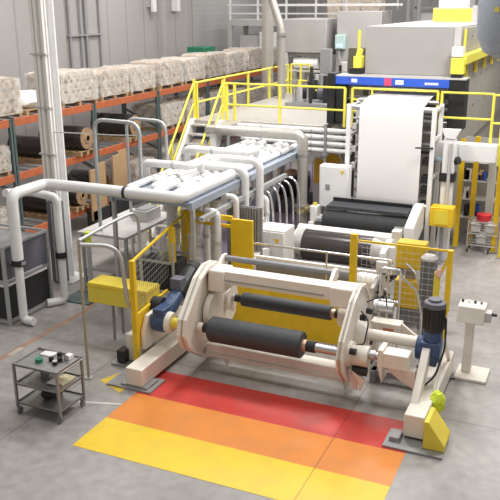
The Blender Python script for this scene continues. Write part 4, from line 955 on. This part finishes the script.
# ------------------------------------------------------------------ plant behind the platform
t = T('riser_pipe', (-10.3, 24, 0), 'fat beige vertical pipe behind the yellow rail', 'pipe')
O('riser', MB().cyl((-10.35, 24.6, 0), (-10.35, 24.6, 8.5), 0.2), 'duct', t); O('flange', MB().cyl((-10.35, 24.6, 3.2), (-10.35, 24.6, 3.28), 0.25), 'steel', t)
t = T('riser_pipe', (-9.6, 24, 0), 'slimmer beige pipe with a slanted upper branch, right of the fat one', 'pipe')
O('riser', MB().tube([(-9.6, 24, 0), (-9.6, 24, 5.2), (-10.35, 24, 7.2)], 0.13, 0.3), 'duct', t); O('collar', MB().cyl((-9.6, 24, 5.0), (-9.6, 24, 5.1), 0.17), 'steel', t)
t = T('air_handler', (-9.5, 27, 0), 'large grey air handler on legs over the dark mixing plant', 'air handler')
O('housing', MB().box(-10.3, -8.75, 26, 28, 4.35, 5.5), 'oven', t, bevel=0.03)
O('under_hood', MB().box(-10.2, -8.85, 26.1, 27.8, 4.25, 4.35), 'grey', t)
for x in (-10.25, -8.8):
    for y in (26.05, 27.9): O('leg', MB().box(x-0.06, x+0.06, y-0.06, y+0.06, 0, 4.35), 'lgrey', t)
O('filter_drum', MB().cyl((-10.0, 26.3, 4.0), (-9.1, 26.3, 4.0), 0.2), 'white', t)
O('shelf', MB().box(-10.25, -8.8, 26, 26.6, 3.7, 3.76), 'lgrey', t)
t = T('mixing_plant', (-9.3, 25.6, 3.0), 'dark pumps and valves on the platform under the air handler', 'plant')
random.seed(3)
O('base_frame', MB().box(-8.75, -6.9, 22.2, 24.6, 3.0, 3.1), 'grey', t)
for k in range(20):
    x = random.uniform(-8.6, -7.0); y = random.uniform(22.3, 24.4); h = random.uniform(.3, 1.1)
    O('valve_column', MB().cyl((x, y, 3.1), (x, y, 3.1+h), random.uniform(.04,.11), seg=12).box(x-.09, x+.09, y-.06, y+.06, 3.1+h*0.6, 3.1+h*0.6+.1), random.choice(['grey','steel','black','lgrey','blackmat']), t)
for k, (x, y, h) in enumerate(((-8.2, 24.3, 1.5), (-7.5, 24.3, 1.1), (-7.0, 23.4, 1.3))): O('panel_box', MB().box(x-.18, x+.18, y, y+.2, 3.1, 3.1+h), ['grey','lgrey','slate'][k], t, bevel=0.01)
for k, x in enumerate((-8.4, -7.9, -7.3)): O('pump_body', MB().cyl((x, 22.9, 3.35), (x+0.3, 22.9, 3.35), 0.2), ['blackmat','slate','grey'][k], t)
O('yellow_frame', MB().bar((-8.7, 23.2, 3.1), (-8.7, 23.2, 3.7), .05).bar((-8.7, 23.2, 3.4), (-7.5, 23.2, 3.4), .05).bar((-7.5, 23.2, 3.1), (-7.5, 23.2, 3.7), .05), 'lemon', t)
t = T('tall_grey_enclosure', (-7.6, 26.5, 0), 'tall grey enclosure left of the oven with a pale teal box on it', 'enclosure')
O('shell', MB().box(-8.45, -6.9, 26.2, 27.6, 0, 5.75), 'oven', t, bevel=0.02)
tb = O('teal_box', MB().box(-8.45, -8.1, 26.02, 26.2, 4.5, 4.98), 'tealbox', t, bevel=0.015)
O('box_window', MB().box(-8.4, -8.16, 26.0, 26.02, 4.55, 4.68), 'glass', tb)
O('cable', MB().tube([(-8.3, 26.1, 4.5), (-8.3, 26.05, 4.2), (-8.15, 26.05, 3.9), (-8.3, 26.05, 3.0)], 0.03, 0.15), 'grey', t)
O('white_signal', MB().box(-7.75, -7.45, 26.0, 26.2, 3.9, 4.2), 'white', t)
t = T('cable_rack', (-8, 27, 5), 'grey cable rack with dark hangers above the enclosure', 'cable rack')
for y in (26.9, 27.4): O('rack_rail', MB().bar((-11, y, 5.95), (-6.5, y, 5.95), 0.08), 'lgrey', t)
for x in (-8.6, -7.9, -7.2, -6.6): O('hanger', MB().bar((x, 27.1, 5.75), (x, 27.1, 8.5), 0.05), 'grey', t)
t = T('sacks_on_platform', (-11, 33.5, 0), 'speckled beige bulk load on a high shelf behind the air handler', 'bulk load')
O('shelf_frame', MB().box(-11.6, -9.0, 34, 34.1, 0, 5.3).box(-11.6, -9.0, 34, 35.4, 5.2, 5.3), 'lgrey', t)
O('bulk_sack', MB().box(-11.5, -9.1, 34.05, 35.2, 5.3, 6.3), 'kraft2', t, bevel=0.1)
for k, x in enumerate((-6.9, -6.5)):
    O('far_pipe', MB().cyl((x, 30, 0), (x, 30, 9), 0.08), 'grey', label='thin dark vertical pipe behind the oven, ' + ('left' if k == 0 else 'right') + ' of two', cat='pipe', group='far dark pipes')
t = T('far_shelving', (-4.5, 37, 0), 'grey shelving with pale goods behind the oven roof', 'shelving')
for x in (-8.2, -6.2, -4.2, -2.2, -0.2): O('post', MB().box(x-0.08, x+0.08, 37, 37.1, 0, 7.5), 'grey', t)
for z in (5.1, 5.75, 6.4): O('shelf_board', MB().box(-8.2, -0.2, 37, 38.2, z, z+0.08), 'grey', t)
for x in (-8.0, -6.9, -5.9, -4.9, -3.9, -2.9, -1.9): O('stored_goods', MB().box(x, x+0.85, 37.2, 38.1, 5.18, 5.6), 'lgrey', t)

# ------------------------------------------------------------------ service cart and its things
t = T('service_cart', (-7.17, 8.5, 0), 'three-shelf stainless service cart at the lower left of the floor', 'cart')
cx0, cx1, cy0, cy1 = -7.58, -6.76, 8.12, 8.74
for z in (0.2, 0.52, 0.84):
    s = MB().box(cx0, cx1, cy0, cy1, z-0.02, z-0.01)
    s.box(cx0, cx1, cy0, cy0+0.02, z-0.02, z+0.015).box(cx0, cx1, cy1-0.02, cy1, z-0.02, z+0.015).box(cx0, cx0+0.02, cy0, cy1, z-0.02, z+0.015).box(cx1-0.02, cx1, cy0, cy1, z-0.02, z+0.015)
    O('shelf', s, 'cartsteel', t)
for x in (cx0+0.01, cx1-0.01):
    for y in (cy0+0.01, cy1-0.01): O('leg', MB().box(x-0.018, x+0.018, y-0.018, y+0.018, 0.12, 0.86), 'cartsteel', t)
O('handle', MB().tube([(cx1, cy0+0.02, 0.84), (cx1+0.07, cy0+0.02, 0.86), (cx1+0.07, cy1-0.02, 0.86), (cx1, cy1-0.02, 0.84)], 0.012, 0.05), 'cartsteel', t)
for x in (cx0+0.03, cx1-0.03):
    for y in (cy0+0.03, cy1-0.03):
        wq = O('wheel', MB().cyl((x-0.015, y, 0.055), (x+0.015, y, 0.055), 0.055), 'rubber', t)
        O('fork', MB().box(x-0.03, x-0.018, y-0.02, y+0.02, 0.05, 0.13).box(x+0.018, x+0.03, y-0.02, y+0.02, 0.05, 0.13), 'cartsteel', wq)
zt = 0.831
O('green_tape_roll', MB().lathe((-7.27, 8.36, zt), [(0.03,0),(0.06,0),(0.06,0.06),(0.03,0.06)]), 'green', label='green tape roll on the top shelf of the cart', cat='tape roll')
t = T('white_sheet_stack', (-7.3, 8.5, zt), 'stack of white sheets near the back of the cart top', 'paper'); O('sheets', MB().box(-7.42, -7.2, 8.56, 8.7, zt, zt+0.015), 'sheet', t); O('top_sheet', MB().prism([(-7.4,8.57),(-7.18,8.6),(-7.2,8.72),(-7.42,8.69)], zt+0.015, zt+0.018, 'z'), 'white', t)
for k, (x, y, lab) in enumerate(((-7.1, 8.64, 'black jar on the cart top behind the other two'), (-7.12, 8.46, 'black jar on the cart top in the middle'), (-6.99, 8.38, 'black jar on the cart top nearest the front'), (-6.99, 8.5, 'black jar on the cart top beside the pale box'))):
    tt = T('black_jar', (x, y, zt), lab, 'jar', 'black jars on the cart')
    O('jar_body', MB().cyl((x, y, zt), (x, y, zt+0.05), 0.04), 'black', tt); O('jar_lid', MB().cyl((x, y, zt+0.05), (x, y, zt+0.065), 0.036), 'lgrey' if k == 2 else 'blackmat', tt)
t = T('pale_box', (-6.9, 8.6, zt), 'pale crumpled paper box on the cart top by the handle', 'box')
O('box_body', MB().box(-6.98, -6.88, 8.58, 8.7, zt, zt+0.06), 'sheet', t); O('open_flap', MB().bar((-6.93, 8.58, zt+0.06), (-6.93, 8.54, zt+0.1), 0.1, 0.004), 'card', t)
t = T('yellow_paper', (-6.95, 8.5, 0.511), 'pale yellow papers on the middle shelf of the cart', 'paper')
O('papers', MB().prism([(-7.1,8.42),(-6.86,8.35),(-6.84,8.66),(-7.05,8.68)], 0.511, 0.53, 'z'), mat('pale_yellow_paper', (0.80, 0.72, 0.45), 0.7), t)
O('top_paper', MB().prism([(-7.12,8.3),(-6.95,8.3),(-6.95,8.45),(-7.12,8.45)], 0.53, 0.535, 'z'), 'sheet', t)
O('small_box', MB().box(-7.35, -7.18, 8.45, 8.6, 0.511, 0.6), 'cartsteel', label='small dull steel box on the middle shelf of the cart', cat='box')
for k, (x, y, lab) in enumerate(((-7.22, 8.42, 'black cloth bag on the bottom shelf of the cart, front'), (-7.18, 8.6, 'black cloth bag on the bottom shelf of the cart, back'))):
    tt = T('black_bag', (x, y, 0.191), lab, 'bag', 'black bags on the cart')
    O('bag_body', MB().ell((x, y, 0.191+0.07), 0.11, 0.085, 0.07, 0.05), 'blackmat', tt); O('bag_knot', MB().ell((x, y, 0.191+0.145), 0.03, 0.03, 0.02, 0.05), 'blackmat', tt)

# ------------------------------------------------------------------ light
w = bpy.data.worlds.new('hall_air'); scn.world = w; w.use_nodes = True
w.node_tree.nodes['Background'].inputs['Color'].default_value = (1.0, 0.98, 0.97, 1)
w.node_tree.nodes['Background'].inputs['Strength'].default_value = 0.36
def lamp(x, y, z, e, sx=2.0, sy=2.0, c=(1, 0.985, 0.96)):
    l = bpy.data.lights.new('high_bay_lamp', 'AREA'); l.energy = e; l.shape = 'RECTANGLE'; l.size = sx; l.size_y = sy; l.color = c
    o = bpy.data.objects.new('high_bay_lamp', l); o.location = (x, y, z); col.objects.link(o)
for x, y, e in ((-12, 8, 150), (-12, 16, 560), (-12, 24, 520), (-6, 8, 220), (-6, 15, 850), (-6, 23, 1050), (-1, 8, 260), (-0.5, 15, 1150), (-0.5, 24, 1100), (-12, 33, 400), (-5, 33, 500)):
    lamp(x, y, 9.8, e*0.52)

# ------------------------------------------------------------------ camera
f = 768.0; pitch = 0.31033; yaw = 0.42162; roll = -0.00486
h = Vector((-math.sin(yaw), math.cos(yaw), 0)); rt = Vector((math.cos(yaw), math.sin(yaw), 0))
F = h*math.cos(pitch) + Vector((0, 0, -math.sin(pitch))); U = rt.cross(F)
r2 = rt*math.cos(roll) + U*math.sin(roll); U2 = -rt*math.sin(roll) + U*math.cos(roll)
cd = bpy.data.cameras.new('camera'); cam = bpy.data.objects.new('camera', cd); col.objects.link(cam)
cd.sensor_width = 36; cd.lens = 36*f/500; cd.clip_end = 200
m4 = Matrix((r2, U2, -F)).transposed().to_4x4(); m4.translation = Vector((0, 0, 6)); cam.matrix_world = m4
scn.camera = cam
vs = scn.view_settings; vs.view_transform = 'Standard'; vs.look = 'None'; vs.gamma = 1; vs.use_curve_mapping = False; vs.exposure = 0.12
